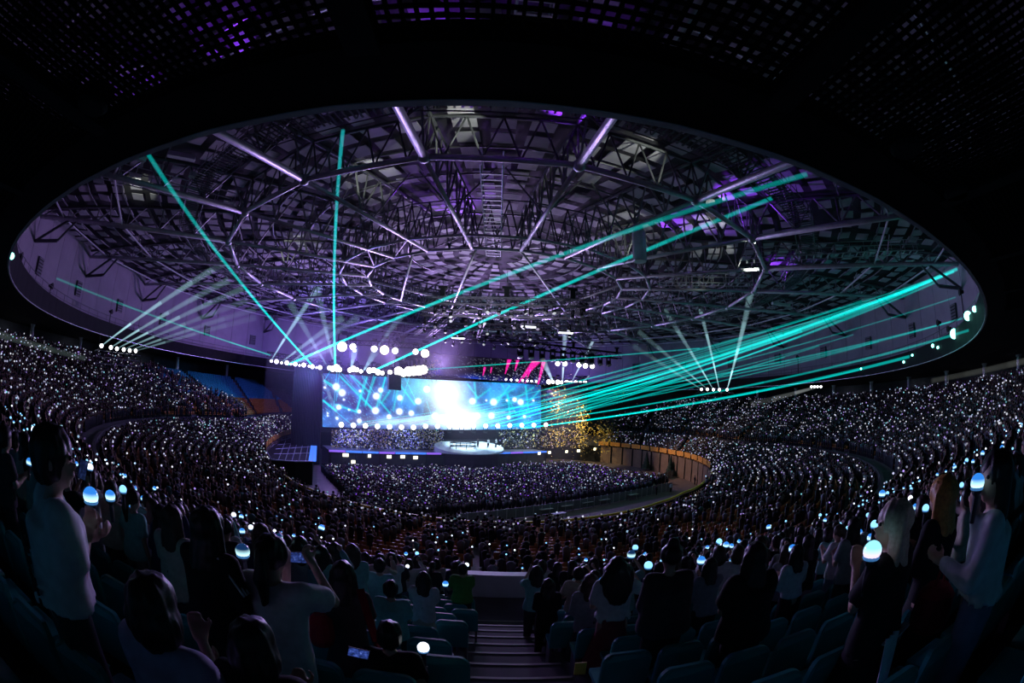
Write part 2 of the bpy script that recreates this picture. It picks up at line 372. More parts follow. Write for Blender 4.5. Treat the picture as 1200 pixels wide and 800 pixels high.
# ledge with railing and floodlights behind the fascia
ledge = thing('catwalk_ledge', 'railed ledge behind the soffit fascia', 'catwalk', kind='structure')
ribbon('ledge_floor', DARKSTEEL, lambda t: [(50.12, 18.3), (56.1, 18.3)], .62, 2 * PI - .62, 120, False, ledge, None)
lr = MB()
for z in (18.9, 19.45): lr.path([pol(50.6, t, z) for t in np.linspace(.62, 2 * PI - .62, 130)], .035, 4)
for t in np.linspace(.62, 2 * PI - .62, 100): lr.tube(pol(50.6, t, 18.3), pol(50.6, t, 19.45), .03, n=4)
lr.build('railing', DARKSTEEL, ledge)['kind'] = 'stuff'
for px, py in ((1126, 342), (1100, 378), (1112, 385), (935, 418), (60, 335), (24, 300), (130, 365)):
    p = at_cyl(px, py, 51.4); p[2] = max(p[2], 19.2)
    f = thing('floodlight', 'floodlight on a post on the soffit ledge, %s' % ('nearest at right', 'third at right', 'second at right', 'farthest at right', 'second at left', 'nearest at left', 'farthest at left')[[1126, 1100, 1112, 935, 60, 24, 130].index(px)], 'floodlight', (p[0], p[1], 18.3), 'ledge floodlights')
    MB().tube((p[0], p[1], 18.3), p, .06, n=6).build('post', BLACK, f)
    d = -p[:3] * [1, 1, 0]; d /= np.linalg.norm(d); x = np.cross(d, [0, 0, 1])
    MB().lathe(p, [(.14, -.3), (.2, -.05), (.34, .2)], 10, axis=(x, np.cross(d, x), d)).build('housing', BLACK, f)
# glowing teal discs standing in for laser spots on the right-hand fascia
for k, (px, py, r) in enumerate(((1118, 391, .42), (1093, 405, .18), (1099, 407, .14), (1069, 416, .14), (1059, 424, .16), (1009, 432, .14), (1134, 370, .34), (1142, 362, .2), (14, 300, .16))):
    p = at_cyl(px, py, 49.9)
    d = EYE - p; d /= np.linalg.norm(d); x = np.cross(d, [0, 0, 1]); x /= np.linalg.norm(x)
    MB().lathe(p + d * .1, [(r * .4, -.22), (r, -.1), (r, 0)], 12, axis=(x, np.cross(d, x), d)).build('laser_spot_disc', [mat('teal_laser_glow', (.1, .9, .7), .4, emit=(.25, 1.0, .82), strength=5, sample=False)], sof)

# ------------------------------------------------------------------ roof
HB = 26.84; RB, RC, RD = 31.9, 18.9, 15.55
def zdeck(R): return 28.4 + 3.4 * (1 - (R / 56.0) ** 2)
roof = thing('ceiling', 'domed dark roof deck hung with rows of pale acoustic panels', 'ceiling', kind='structure')
ribbon('roof_deck', DECKM, lambda t: [(R, zdeck(R)) for R in (56.2, 50, 44, 38, 32, 26, 20, 14, 8, 0.2)], -PI, PI, 88, False, roof, None)
NT = 22; STEP = 2 * PI / NT
pans = []
for k in range(NT):
    for R in np.arange(4.0, 55.6, 2.05):
        wdt = STEP * R; n = max(1, int(round(wdt / 2.75)))
        for j in range(n):
            t = k * STEP + STEP * ((j + .5) / n - .5) * .86
            if random.random() < .10: continue
            p = pol(R, t, zdeck(R) - .45 - random.random() * .25); pans.append((float(np.linalg.norm(p - EYE)), p, t, min(1.62, wdt / n * .62), 1.30))
pans.sort(key=lambda a: a[0])
stuffp = MB(); unit = MB().box((0, 0, 0), (1, 1, .06)).mesh('panel', PANEL)
for q, (d, p, t, sx, sy) in enumerate(pans):
    er, et = pol(1, t), np.array([math.cos(t), math.sin(t), 0]); tl = random.uniform(-.10, .16)
    up = np.array([0, 0, 1.0]) * math.cos(tl) + er * math.sin(tl); er2 = np.cross(up, et)
    if q < 300:
        o = link('panel', unit, roof)
        o.matrix_world = Matrix(((et[0] * sx, er2[0] * sy, up[0], p[0]), (et[1] * sx, er2[1] * sy, up[1], p[1]), (et[2] * sx, er2[2] * sy, up[2], p[2]), (0, 0, 0, 1)))
    else: stuffp.box(p, (sx, sy, .06), (et, er2, up))
tag(stuffp.build('panel_field', PANEL, roof), kind='stuff')
# radial trusses
for k in range(NT):
    t = (k + .5) * STEP
    tr = thing('ceiling_truss', '%s radial steel roof truss counted anticlockwise from the one over the aisle' % nth(k + 1), 'truss', tuple(pol(56, t, HB)), 'radial roof trusses', 'structure')
    near = math.cos(t) > -.2
    rv = .26 if math.cos(t) > .3 else .22
    c = MB(); c.tube(pol(RD, t, HB), pol(RB, t, HB), .17, n=8); c.tube(pol(RB, t, HB), pol(56, t, HB), rv, n=8); c.ball(pol(RB, t, HB), .42, 8, 6); c.build('bottom_chord', STEEL, tr, True)
    c = MB(); rs = [RD, 20, 26, 32, 38, 44, 50, 56]
    c.path([pol(R, t, zdeck(R) - .75) for R in rs], .16, 6); c.build('top_chord', DARKSTEEL, tr)
    c = MB(); nodes = [RD, 18.9, 22.2, 25.5, 28.8, 31.9, 36, 40, 44, 48, 52, 55.9]
    for i in range(len(nodes) - 1):
        a, b = nodes[i], nodes[i + 1]; m = (a + b) / 2
        c.tube(pol(a, t, HB), pol(m, t, zdeck(m) - .75), .085, n=5); c.tube(pol(m, t, zdeck(m) - .75), pol(b, t, HB), .085, n=5)
        c.tube(pol(a, t, HB), pol(a, t, zdeck(a) - .75), .07, n=5)
    c.build('web', WEBM, tr)['kind'] = 'stuff'
    # lateral braces spreading to the purlins
    c = MB()
    for R in (24, 36, 46):
        for s in (-1, 1): c.tube(pol(R, t, HB), pol(R, t + s * 3.1 / R, zdeck(R) - .6), .075, n=5)
    c.build('brace', WEBM, tr)['kind'] = 'stuff'
    # wall bracket
    c = MB(); c.tube(pol(55.9, t, 24.2), pol(51.5, t, HB), .16, n=6); c.tube(pol(55.9, t, 24.2), pol(52.6, t, 24.5), .2, n=6); c.tube(pol(52.6, t, 24.5), pol(50.5, t, HB), .14, n=6)
    c.build('wall_bracket', DARKSTEEL, tr)
def ring_truss(R, name, label, rad, depth, top=True):
    tr = thing(name, label, 'truss', (0, 0, HB), kind='structure')
    for k in range(NT):
        a, b = (k - .5) * STEP, (k + .5) * STEP; p, q = pol(R, a, HB), pol(R, b, HB)
        MB().tube(p, q, rad, n=8).build('ring_chord', STEEL, tr, True)
        if top:
            c = MB(); up = np.array([0, 0, depth]); c.tube(p + up, q + up, rad * .6, n=6); n = max(3, int(np.linalg.norm(q - p) / 2.2))
            for i in range(n):
                u0, u1 = i / n, (i + 1) / n; m = p + (q - p) * (u0 + u1) / 2
                c.tube(p + (q - p) * u0 + up, m, .07, n=5); c.tube(m, p + (q - p) * u1 + up, .07, n=5)
            c.build('ring_web', DARKSTEEL, tr)['kind'] = 'stuff'
ring_truss(RB, 'ceiling_ring_truss', 'wide polygonal ring truss halfway up the dome', .20, 3.1)
ring_truss(RC, 'ceiling_ring_truss', 'middle polygonal ring truss near the top of the dome', .14, 3.4)
ring_truss(RD, 'ceiling_ring_truss', 'innermost polygonal ring of bright tubes at the top of the dome', .15, 3.5)
cr = thing('ceiling_cross_tie', 'straight tubes crossing the innermost roof ring', 'truss', (0, 0, HB), kind='structure')
for a, b in (((-8, -13.3), (-13.2, 8.2)), ((14.2, -5.8), (6.6, 14.1)), ((-1.8, -15.4), (-6.5, 14.1)), ((2.2, -15.4), (10.8, 11.2)), ((-15.3, -2.2), (2.2, 15.3)), ((15.5, 1.5), (-2, 15.4))):
    MB().tube((*a, HB), (*b, HB), .13, n=6).build('tie_tube', STEEL, cr, True)
for k in range(NT):
    t = (k + .5) * STEP
    MB().tube(pol(RD, t, HB), pol(RC, t + STEP, HB), .06, n=5).build('tie_tube', WEBM, cr)
pur = thing('ceiling_purlin', 'thin purlin rings under the roof deck', 'purlin', (0, 0, 28), kind='structure')
for R in (11, 23, 27.5, 40.5, 44.5, 48.5, 52.5):
    MB().path([pol(R, (k + .5) * STEP / 2, zdeck(R) - .7) for k in range(2 * NT + 1)], .08, 5).build('purlin', WEBM, pur)
for R in (44.5, 52.5):
    MB().path([pol(R, (k + .5) * STEP, HB + .1) for k in range(NT + 1)], .1, 5).build('purlin', STEEL, pur)
# catwalk ring with open grating
cw = thing('catwalk', 'dark grated catwalk ring hung outside the wide roof ring', 'catwalk', (0, 0, 27.6), kind='structure')
for k in range(NT):
    a, b = (k - .5) * STEP, (k + .5) * STEP; c = MB()
    for R in (35.8, 37.6):
        for z in (27.5, 28.1, 28.7): c.tube(pol(R, a, z), pol(R, b, z), .05, n=4)
        for i in range(7): c.tube(pol(R, a + (b - a) * i / 7, 27.5), pol(R, a + (b - a) * i / 7, 28.7), .035, n=4)
    for i in range(24): c.bar(pol(35.8, a + (b - a) * i / 24, 27.5), pol(37.6, a + (b - a) * i / 24, 27.5), .12, .05)
    c.build('catwalk_bay', DARKSTEEL, cw)['kind'] = 'stuff'
for t0, R0, R1 in ((-.02, 12, 30), (.02, 38, 50), (.95, 30, 50), (1.25, 20, 31), (-.75, 33, 50), (-1.6, 18, 30)):
    c = MB(); er, et = pol(1, t0), np.array([math.cos(t0), math.sin(t0), 0])
    for s in (-.7, .7):
        for z in (27.3, 28.4): c.tube(er * R0 + et * s + [0, 0, z], er * R1 + et * s + [0, 0, z], .05, n=4)
    for i in range(int((R1 - R0) / .8)):
        r = R0 + i * .8; c.bar(er * r - et * .7 + [0, 0, 27.3], er * r + et * .7 + [0, 0, 27.3], .14, .05)
        if i % 2 == 0:
            for s in (-.7, .7): c.tube(er * r + et * s + [0, 0, 27.3], er * r + et * s + [0, 0, 28.4], .035, n=4)
    c.build('catwalk_bridge', STEEL, cw)['kind'] = 'stuff'
# pale slats added under the roof to catch light as white glints
for k, (px, py, px2, py2) in enumerate(((197, 180, 229, 186), (222, 204, 236, 208), (150, 178, 170, 188), (1010, 352, 1038, 348), (905, 355, 925, 358), (700, 352, 716, 354), (835, 365, 858, 360))):
    p, q = at_z(px, py, 27.7), at_z(px2, py2, 27.7)
    tag(MB().bar(p, q, .5, .35).build('glint_slat', [WHITEP]), 'short pale added glint-catching duct under the roof deck, %s' % ('far left, upper', 'far left, lower', 'leftmost', 'rightmost', 'second from right', 'middle', 'right of centre')[k], 'slat', 'roof glint slats')
hp = at_z(748, 262, 27.3)
tag(MB().lathe(hp - np.array([0, 0, 3.2]), [(.5, 0), (.55, .1), (.55, 2.4), (.3, 2.9), (.08, 3.3)], 14).build('hanging_drum', STEEL), 'steel drum hanging under a roof node right of centre', 'drum')

# ------------------------------------------------------------------ stage
def pix(P):
    q = AX @ (np.asarray(P, float) - EYE); n = np.linalg.norm(q); th = math.acos(q[2] / n); ph = math.atan2(q[1], q[0]); rr = 2 * FPX * math.sin(th / 2)
    return 600 + rr * math.cos(ph), 400 - rr * math.sin(ph)
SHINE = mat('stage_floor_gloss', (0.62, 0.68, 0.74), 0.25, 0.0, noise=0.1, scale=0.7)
stage = thing('stage', 'wide angled concert stage with blue edge light and round apron', 'stage', tuple(stg(0, 0, 0)))
def sp(s, b): return tuple(stg(s, b, 0)[:2])
MB().prism([sp(-22.5, 0), sp(22.5, 0), sp(22.5, 7), sp(-22.5, 7)], 0.0, DECK - .02).build('stage_body', BLACK, stage)
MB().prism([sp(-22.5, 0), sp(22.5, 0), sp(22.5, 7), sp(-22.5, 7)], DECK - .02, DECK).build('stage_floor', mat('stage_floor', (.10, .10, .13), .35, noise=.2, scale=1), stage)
sc0 = stg_s(at_z(556, 531, DECK))
disc = [(sc0 + 6.2 * math.cos(a), 1.4 + 4.6 * math.sin(a)) for a in np.linspace(0, 2 * PI, 40, endpoint=False)]
MB().prism([sp(*d) for d in disc], 0, DECK + .05).build('apron_body', BLACK, stage)
def apron_z(b): return DECK + .09 + max(0, (b + 3.2)) * .21
disc = [(sc0 + 7.2 * math.cos(a), 1.2 + 4.4 * math.sin(a)) for a in np.linspace(0, 2 * PI, 40, endpoint=False)]
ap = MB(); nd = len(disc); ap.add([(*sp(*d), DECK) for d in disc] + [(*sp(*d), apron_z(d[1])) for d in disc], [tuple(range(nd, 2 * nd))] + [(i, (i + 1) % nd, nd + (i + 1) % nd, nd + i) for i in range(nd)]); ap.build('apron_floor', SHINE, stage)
STRIP = mat('blue_led_strip', (.02, .05, .2), .4, emit=(.06, .22, 1.0), strength=1.1, sample=False)
STRIP2 = mat('violet_led_strip', (.05, .02, .2), .4, emit=(.32, .14, 1.0), strength=.9, sample=False)
for i in range(15):
    a = -22.5 + i * 3.0
    if sc0 - 5.6 < a + 1.5 < sc0 + 5.6: continue
    MB().bar(stg(a + .06, -.06, DECK - .12), stg(a + 2.94, -.06, DECK - .12), .1, .34).build('edge_light', STRIP if i % 3 else STRIP2, stage)
for i in range(10):
    a = -22 + i * 4.4; MB().bar(stg(a, -.05, 1.6), stg(a + 4.2, -.05, 1.6), .06, 2.6).build('fascia_panel', mat('stage_fascia', (.03, .03, .035), .5, noise=.3, scale=1.5), stage)
LIT = mat('warm_white_box_light', (.5, .5, .4), .5, emit=(1, .93, .7), strength=2.2, sample=False)
for px, py, w_ in ((405, 533, 1), (433, 534, .5), (456, 535, .8), (472, 535, .8), (487, 536, .8), (414, 541, .7), (632, 531, .6), (644, 530, .6), (664, 529, .6), (678, 528, .8), (697, 526, .6)):
    p = at_stg(px, py, -.25); MB().box(p, (w_, .1, .55), (np.array([*SU, 0]), np.array([*SN, 0]), (0, 0, 1))).build('box_light', LIT, stage)
MB().prism([sp(-21, 4.6), sp(22, 4.6), sp(22, 6.4), sp(-21, 6.4)], DECK, DECK + 2.0).build('riser', BLACK, stage)
# oval hoop prop on the apron
hp = thing('stage_prop', 'low oval hoop of black bars standing on the round apron', 'prop', tuple(at_z(543, 524, DECK + .09)))
hc = at_stg(543, 522, .2); hc[2] = apron_z(.2)
for zz in (.5, 1.15): MB().path([hc + np.array([*SU, 0]) * 2.7 * math.cos(a) + np.array([*SN, 0]) * 1.3 * math.sin(a) + [0, 0, zz] for a in np.linspace(0, 2 * PI, 25)], .09, 5).build('hoop', BLACK, hp)
for a in np.linspace(0, 2 * PI, 9)[:-1]:
    b = hc + np.array([*SU, 0]) * 2.7 * math.cos(a) + np.array([*SN, 0]) * 1.3 * math.sin(a); MB().tube(b, b + [0, 0, 1.2], .07, n=5).build('post', BLACK, hp)
# wing platform at the left
wing = thing('wing_platform', 'black six-sided side platform with a gridded top left of the stage', 'platform', tuple(at_z(340, 530, 0)))
wz = DECK - .2
wp = [tuple(at_z(x, y, wz)[:2]) for x, y in ((312, 528), (327, 517), (345, 512), (369, 512), (366, 541), (346, 541), (318, 539))]
MB().prism(wp, 0, wz).build('platform_body', BLACK, wing)
GRIDM = mat('pale_frame_tube', (.35, .35, .42), .4, .3)
g = MB()
for a, b in zip(wp, wp[1:] + wp[:1]): g.tube((*a, wz + .06), (*b, wz + .06), .10, n=5)
g.build('edge_tube', GRIDM, wing)
g = MB(); c0, c1, c2, c3 = [np.array([*p_, wz + .05]) for p_ in (wp[6], wp[1], wp[3], wp[4])]
for i in range(1, 6): g.tube(c0 + (c3 - c0) * i / 6, c1 + (c2 - c1) * i / 6, .06, n=4)
for i in range(1, 4): g.tube(c0 + (c1 - c0) * i / 4, c3 + (c2 - c3) * i / 4, .06, n=4)
g.build('top_grid', GRIDM, wing)['kind'] = 'stuff'
a, b = np.array([*wp[3], wz + .1]), np.array([*wp[4], wz + .1]); MB().bar(a, b, 1.1, .08).build('edge_light', STRIP, wing)

# ------------------------------------------------------------------ screens (their pictures are computed per vertex)
def screen(name, label, corners, back, nx, ny, colour, strength, frame):
    tl, tr_, bl, br = [at_stg(*c, back) for c in corners]
    vs, cs, fs = [], [], []
    for j in range(ny + 1):
        for i in range(nx + 1):
            u, v = i / nx, j / ny; p = (tl * (1 - u) + tr_ * u) * (1 - v) + (bl * (1 - u) + br * u) * v
            vs.append(tuple(p)); cs.append(colour(*pix(p)))
    for j in range(ny):
        for i in range(nx): a = j * (nx + 1) + i; fs.append((a, a + nx + 1, a + nx + 2, a + 1))
    me = bpy.data.meshes.new('display'); me.from_pydata(vs, [], fs)
    ca = me.color_attributes.new('col', 'FLOAT_COLOR', 'POINT'); ca.data.foreach_set('color', np.array([(*c, 1) for c in cs], dtype=np.float32).ravel())
    me.materials.append(attr_mat(name + '_picture', .3, strength, True)); me.update()
    t = thing(name, label, 'screen', tuple((bl + br) / 2)); link('display', me, t)
    n3 = np.array([*SN, 0]); f = MB()
    for p, q in ((tl, tr_), (tr_, br), (br, bl), (bl, tl)): f.bar(p - n3 * .2, q - n3 * .2, frame, frame)
    f.build('frame', BLACK, t)
    MB().add([tuple(p - n3 * k) for k in (.15, .4) for p in (tl, tr_, br, bl)], [(0, 1, 2, 3), (7, 6, 5, 4), (0, 4, 5, 1), (1, 5, 6, 2), (2, 6, 7, 3), (3, 7, 4, 0)]).build('cabinet', BLACK, t)
    return tl, tr_, bl, br
SPOTS = [(394, 453, 4.5), (401, 460, 4.5), (397, 477, 3.2), (441, 464, 4.4), (446, 457, 3.2), (440, 481, 4.5), (468.6, 466, 3.6), (468, 482, 4.2), (421, 482, 2.4), (421, 493, 3), (380.5, 454, 1.5), (422, 458, 1.6),
         (403, 468, 1.3), (395, 490, 1.8), (384, 484, 1.2), (409, 480, 1.1), (384, 487, 1.2), (578.5, 471, 4.4), (603, 468, 2.8), (610, 471, 3.8), (576, 487, 4), (559, 487, 4), (596, 489, 2.5), (614.6, 488, 2), (553.7, 470, 4), (594, 469, 1.4), (625, 469, 1.3), (570, 469, 1.2), (456, 488, 3), (482, 484, 3.5), (490, 470, 4), (500, 456, 4), (510, 487, 4)]
STREAKS = [(381, 446, 401, 459, 1.0), (379, 469, 394, 481, 1.0), (394, 474, 419, 483, .9), (399, 441, 440, 483, .9), (412, 440, 433, 459, .8), (430, 442, 418, 481, .9), (440, 440, 428, 475, .8), (452, 441, 441, 478, .8), (446, 471, 457, 484, .8), (457, 458, 447, 472, .7),
           (470, 452, 486, 474, .7), (466, 456, 461, 480, .6), (548, 450, 560, 466, .8), (556, 448, 558, 470, .8), (575, 455, 560, 466, .7), (597, 452, 580, 474, .8), (603, 455, 575, 470, .7), (595, 462, 598, 488, .8), (616, 452, 619, 480, .8), (632, 458, 610, 480, .7), (588, 450, 604, 484, .6), (625, 454, 600, 470, .6)]
HN = np.random.default_rng(3).random((64, 64))
def hnoise(x, y, s):
    x /= s; y /= s; i, j = int(math.floor(x)), int(math.floor(y)); fx, fy = x - i, y - j; g = lambda a, b: HN[a % 64, b % 64]
    return (g(i, j) * (1 - fx) + g(i + 1, j) * fx) * (1 - fy) + (g(i, j + 1) * (1 - fx) + g(i + 1, j + 1) * fx) * fy
def pic_main(x, y):
    n = hnoise(x, y, 14) * .6 + hnoise(x, y, 5) * .4
    k = min(1, max(0, (x - 400) / 120)); c = np.array([.035, .05, .42]) * (.35 + 1.1 * n) + np.array([.05, .02, .06]) * (1 - k)
    c = c * .7 + np.array([.0, .22, .55]) * max(0, n - .38) * 2.0
    c = c + np.array([.0, .22, .46]) * math.exp(-((x - 588) / 40) ** 2) * (.5 + n)
    sp_ = HN[int(x * 1.7) % 64, int(y * 2.1) % 64]
    if sp_ > .9: c = c + np.array([.1, .5, .6]) * (sp_ - .9) * 8
    for (a, b, cx, d, st) in STREAKS:
        L2 = (cx - a) ** 2 + (d - b) ** 2; t = max(0, min(1, ((x - a) * (cx - a) + (y - b) * (d - b)) / L2)); r = math.hypot(x - a - t * (cx - a), y - b - t * (d - b))
        if r < 3: c = c * (1 - .6 * math.exp(-(r / 1.0) ** 2)) + np.array([.0, .85, .92]) * st * math.exp(-(r / 1.0) ** 2)
    for (a, b, r0) in SPOTS:
        r = math.hypot(x - a, y - b)
        if r < 3 * r0: c = c + np.array([1.0, 1.05, 1.15]) * 1.5 * math.exp(-(r / r0 / .85) ** 4) + np.array([.1, .2, .4]) * math.exp(-(r / r0 / 1.6) ** 2)
    c = c + np.array([.86, 1.0, 1.05]) * 1.7 * math.exp(-(((x - 522) / 20) ** 2 + ((y - 462) / 24) ** 2)) * (.8 + .4 * n)
    c = c + np.array([.86, 1.0, 1.02]) * 1.7 * math.exp(-(((x - 541) / 17) ** 2 + ((y - 493) / 15) ** 2))
    c = c + np.array([.62, .72, .9]) * math.exp(-(((x - 500) / 60) ** 2 + ((y - 494) / 6) ** 2)) * (.5 + n)
    c = c + np.array([.2, .75, .85]) * .8 * math.exp(-(((x - 492) / 26) ** 2 + ((y - 452) / 20) ** 2))
    c = c + np.array([.3, .8, .9]) * .6 * math.exp(-(((x - 560) / 30) ** 2 + ((y - 490) / 10) ** 2))
    return np.clip(c, 0, 2.2)
SCR = screen('led_screen', 'huge bright blue and white video screen across the back of the stage', ((378, 437), (634, 450), (378, 500), (634, 502)), 6, 250, 62, pic_main, 1.0, .25)
PINK = [(597, 421, 592, 438, 2.2, .3), (607, 421, 603.5, 434, 1.8, .3), (630, 421, 607, 449, 4.2, .4), (568, 431, 566, 440, 1.2, .3), (576, 431, 575, 437, .8, .3), (637, 424, 630.5, 451, 2.0, .6), (622, 433, 615, 450, .7, .3)]
def pic_head(x, y):
    n = hnoise(x, y, 3); c = np.array([.008, .006, .016]) * (.4 + 1.2 * n)
    for (a, b, cx, d, r0, r1) in PINK:
        L2 = (cx - a) ** 2 + (d - b) ** 2; t = max(0, min(1, ((x - a) * (cx - a) + (y - b) * (d - b)) / L2)); r = math.hypot(x - a - t * (cx - a), y - b - t * (d - b)); rr = r0 + (r1 - r0) * t
        if r < rr * 1.3: c = c + np.array([1.1, .01, .42]) * min(1, max(0, (rr * 1.3 - r) / rr * 2))
    low = math.exp(-((y - 446) / 5) ** 2)
    c = c + np.array([.0, .06, .6]) * math.exp(-((x - 552) / 13) ** 2) * low + np.array([.06, .03, .5]) * math.exp(-(((x - 512) / 6) ** 2 + ((y - 436) / 4) ** 2)) * .5 + np.array([.02, .02, .2]) * low * n
    s = HN[int(x * 1.3) % 64, int(y * 1.7) % 64]
    if s > .955: c = c + np.array([.55, .6, .75]) * (.3 + low)
    if x > 600 and y > 430 and s > .9: c = c + np.array([.15, .15, .3])
    return np.clip(c, 0, 1.6)
screen('header_screen', 'dark upper video screen with slanting pink streaks above the bright screen', ((497, 414), (640, 424), (497, 438), (640, 451)), 4.5, 240, 46, pic_head, 1.0, .2)

# ------------------------------------------------------------------ show lamps and trusses
def box_truss(p, q, sz, m, name, label, cat='truss', hoists=()):
    p, q = np.asarray(p, float), np.asarray(q, float); t = thing(name, label, cat, tuple((p + q) / 2)); d = (q - p) / np.linalg.norm(q - p); x = np.cross(d, (0, 0, 1)); x /= np.linalg.norm(x); z = np.cross(x, d)
    cs = [x * i * sz / 2 + z * j * sz / 2 for i, j in ((-1, -1), (1, -1), (1, 1), (-1, 1))]
    for c in cs: MB().tube(p + c, q + c, sz * .09, n=5).build('chord', m, t)
    l = MB(); n = max(3, int(np.linalg.norm(q - p) / sz / 1.1))
    for i in range(n):
        a, b = p + (q - p) * i / n, p + (q - p) * (i + 1) / n
        for k in range(4): l.tube(a + cs[k], b + cs[(k + 1) % 4] if i % 2 else b + cs[k - 1], sz * .05, n=4)
    l.build('lacing', m, t)['kind'] = 'stuff'
    for u in hoists:
        c = p + (q - p) * u; h = MB(); h.box(c + z * (sz * .5 + .55), (.5, .5, .9)); h.box(c + z * (sz * .5 + 1.1), (1.0, .4, .3)); h.build('hoist', BLACK, t)
        MB().tube(c + z * (sz * .5 + 1.0), (c[0], c[1], HB), .03, n=4).build('chain', DARKSTEEL, t)
    return t
def lens_mat(c, s):
    k = 'lens_%d_%d_%d_%d' % (c[0] * 20, c[1] * 20, c[2] * 20, s * 10); return mat(k, (.2, .2, .2), .4, emit=c, strength=s, sample=False)
HEAD = {}
def moving_head(p, r, colour, strength, aim, label, group, hang=True, name='moving_light'):
    """black moving-head lamp: clamp base, yoke, head with a glowing lens"""
    key = (r, colour, strength, hang); s = 1 if hang else -1
    if key not in HEAD:
        b = MB(); b.box((0, 0, s * r * 2.6), (r * 1.5, r * 1.3, r * .7)); b.box((-r * .85, 0, s * r * 1.2), (r * .22, r * .6, r * 2.3)); b.box((r * .85, 0, s * r * 1.2), (r * .22, r * .6, r * 2.3))
        h = MB(); h.lathe((0, 0, 0), [(r * .55, -r * 1.1), (r * .8, -r * .8), (r * .92, r * .5), (r * 1.0, r * .62)], 10)
        l = MB(); l.lathe((0, 0, 0), [(r * .93, r * .63), (r * .8, r * .80), (r * .45, r * .92), (r * .05, r * .96)], 12)
        HEAD[key] = (b.mesh('base', BLACK), h.mesh('head', BLACK), l.mesh('lens', lens_mat(colour, strength), True))
    b, h, l = HEAD[key]
    t = bpy.data.objects.new(name, None); COL.objects.link(t); t.location = Vector(p); tag(t, label, 'stage lamp', group)
    d = Vector(aim) - Vector(p); yaw = math.atan2(d.y, d.x); t.rotation_euler = (0, 0, yaw - PI / 2)
    ob = link('base', b, t); oh = link('head', h, t); ol = link('lens', l, oh)
    el = math.atan2(d.z, math.hypot(d.x, d.y)); oh.rotation_euler = (-(PI / 2 - el), 0, 0)
    return t
WARM, COOL = (1, .9, .68), (.86, .88, 1.0)
# left truss with its row of lamps above the side drape
tL, tR = at_stg(312, 421, 5), at_stg(378, 430, 5)
box_truss(tL + [0, 0, .9], tR + [0, 0, .9], .8, BLACK, 'lighting_truss', 'black truss left of the stage carrying a slanting row of violet lamps')
for k, (px, py, r) in enumerate(((318, 423, .34), (324, 423.5, .5), (330, 425, .3), (336, 425, .5), (341, 426.5, .26), (346, 426.5, .48), (351, 428, .26), (356, 427.5, .5), (362, 429, .26), (366, 429.5, .5), (371, 430.5, .26), (375, 430.5, .5))):
    moving_head(at_stg(px, py, 4.7), r * .85, (.80, .76, 1.0), 4.0, EYE, '%s lamp from the left in the slanting row left of the stage' % nth(k + 1), 'left truss lamps')
dr = thing('side_drape', 'dark violet-lit drape hanging left of the bright screen', 'drape', tuple(at_stg(350, 500, 5.4) * [1, 1, 0]))
p, q = at_stg(343, 460, 5.6), at_stg(377, 460, 5.6); vs, fs = [], []
for i in range(91):
    u = i / 90; b = p + (q - p) * u; b[:2] += SN * .16 * math.sin(u * 140)
    vs += [(b[0], b[1], .0), (b[0], b[1], (tL[2] + tR[2]) / 2 * (1 - u) + tR[2] * u)]
fs = [(2 * i, 2 * i + 2, 2 * i + 3, 2 * i + 1) for i in range(90)]
MB().add(vs, fs).build('drape_cloth', mat('grey_drape', (.03, .028, .04), .9), dr)
for u in (.15, .5, .85):
    pp = tL + (tR - tL) * u + np.array([*SN, 0]) * 1.5 - [0, 0, .6]; lamp('drape_glow', 'POINT', pp, (.35, .3, 1.0), 260, radius=.5)
# lamps in clusters along the top of the screen
box_truss(at_stg(380, 430, 3.2), at_stg(498, 434, 3.2), .8, BLACK, 'lighting_truss', 'black truss along the top edge of the bright screen packed with white lamps', hoists=(.3, .75))
for k, (px, py, r) in enumerate(((386, 431, .45), (390, 432, .6), (394.5, 431, .75), (398, 433, .5), (410, 433.5, .5), (414, 432, .6), (418, 433, .5), (423, 435, .4), (433, 434, .6), (438, 433.5, .55), (443, 436, .6), (448, 437, .45), (457, 436, .5), (467, 435, 1.0), (473, 437, .8), (479, 435, 1.05), (485, 434.5, 1.05), (491, 434, 1.1), (496, 433, 1.0))):
    moving_head(at_stg(px, py, 2.9), r * .9, (1, .96, .9), 5.0, EYE, '%s glaring white lamp from the left along the top edge of the bright screen' % nth(k + 1), 'screen top lamps')
box_truss(at_stg(396, 400, 1.5), at_stg(500, 406, 1.5), .8, BLACK, 'lighting_truss', 'upper black truss hung over the left half of the screen', hoists=(.12, .72))
for k, (px, py, r, c) in enumerate(((401, 406, .9, WARM), (413.5, 406, .6, COOL), (415.5, 410.5, .3, COOL), (438.5, 408.5, .6, COOL), (450.5, 410, .85, WARM), (463, 410.8, .6, COOL), (487, 412, .55, COOL), (498, 414, .8, WARM))):
    big = r > .7
    moving_head(at_stg(px, py, 1.5), r, c, 6.0, EYE, ('large warm white' if big else 'small cool white') + ' lamp, %s from the left on the upper truss' % nth(k + 1), 'big upper lamps' if big else 'small upper lamps')
box_truss(at_stg(645, 420, 3), at_stg(722, 425, 3), .7, BLACK, 'lighting_truss', 'black truss over the right end of the stage with seven white lamps')
for k, (px, py, r) in enumerate(((653.5, 426, .55), (662, 426, .6), (678.5, 427.4, .6), (686, 428.6, .62), (694, 429, .6), (709, 430, .55), (716, 430.8, .5))):
    moving_head(at_stg(px, py, 2.8), r, (.95, .9, 1.0), 5.5, EYE, '%s round white lamp in the upper row right of the dark screen' % nth(k + 1), 'right upper lamps')
box_truss(at_stg(640, 444, 4), at_stg(702, 446, 4), .6, BLACK, 'lighting_truss', 'low black truss beside the right end of the bright screen')
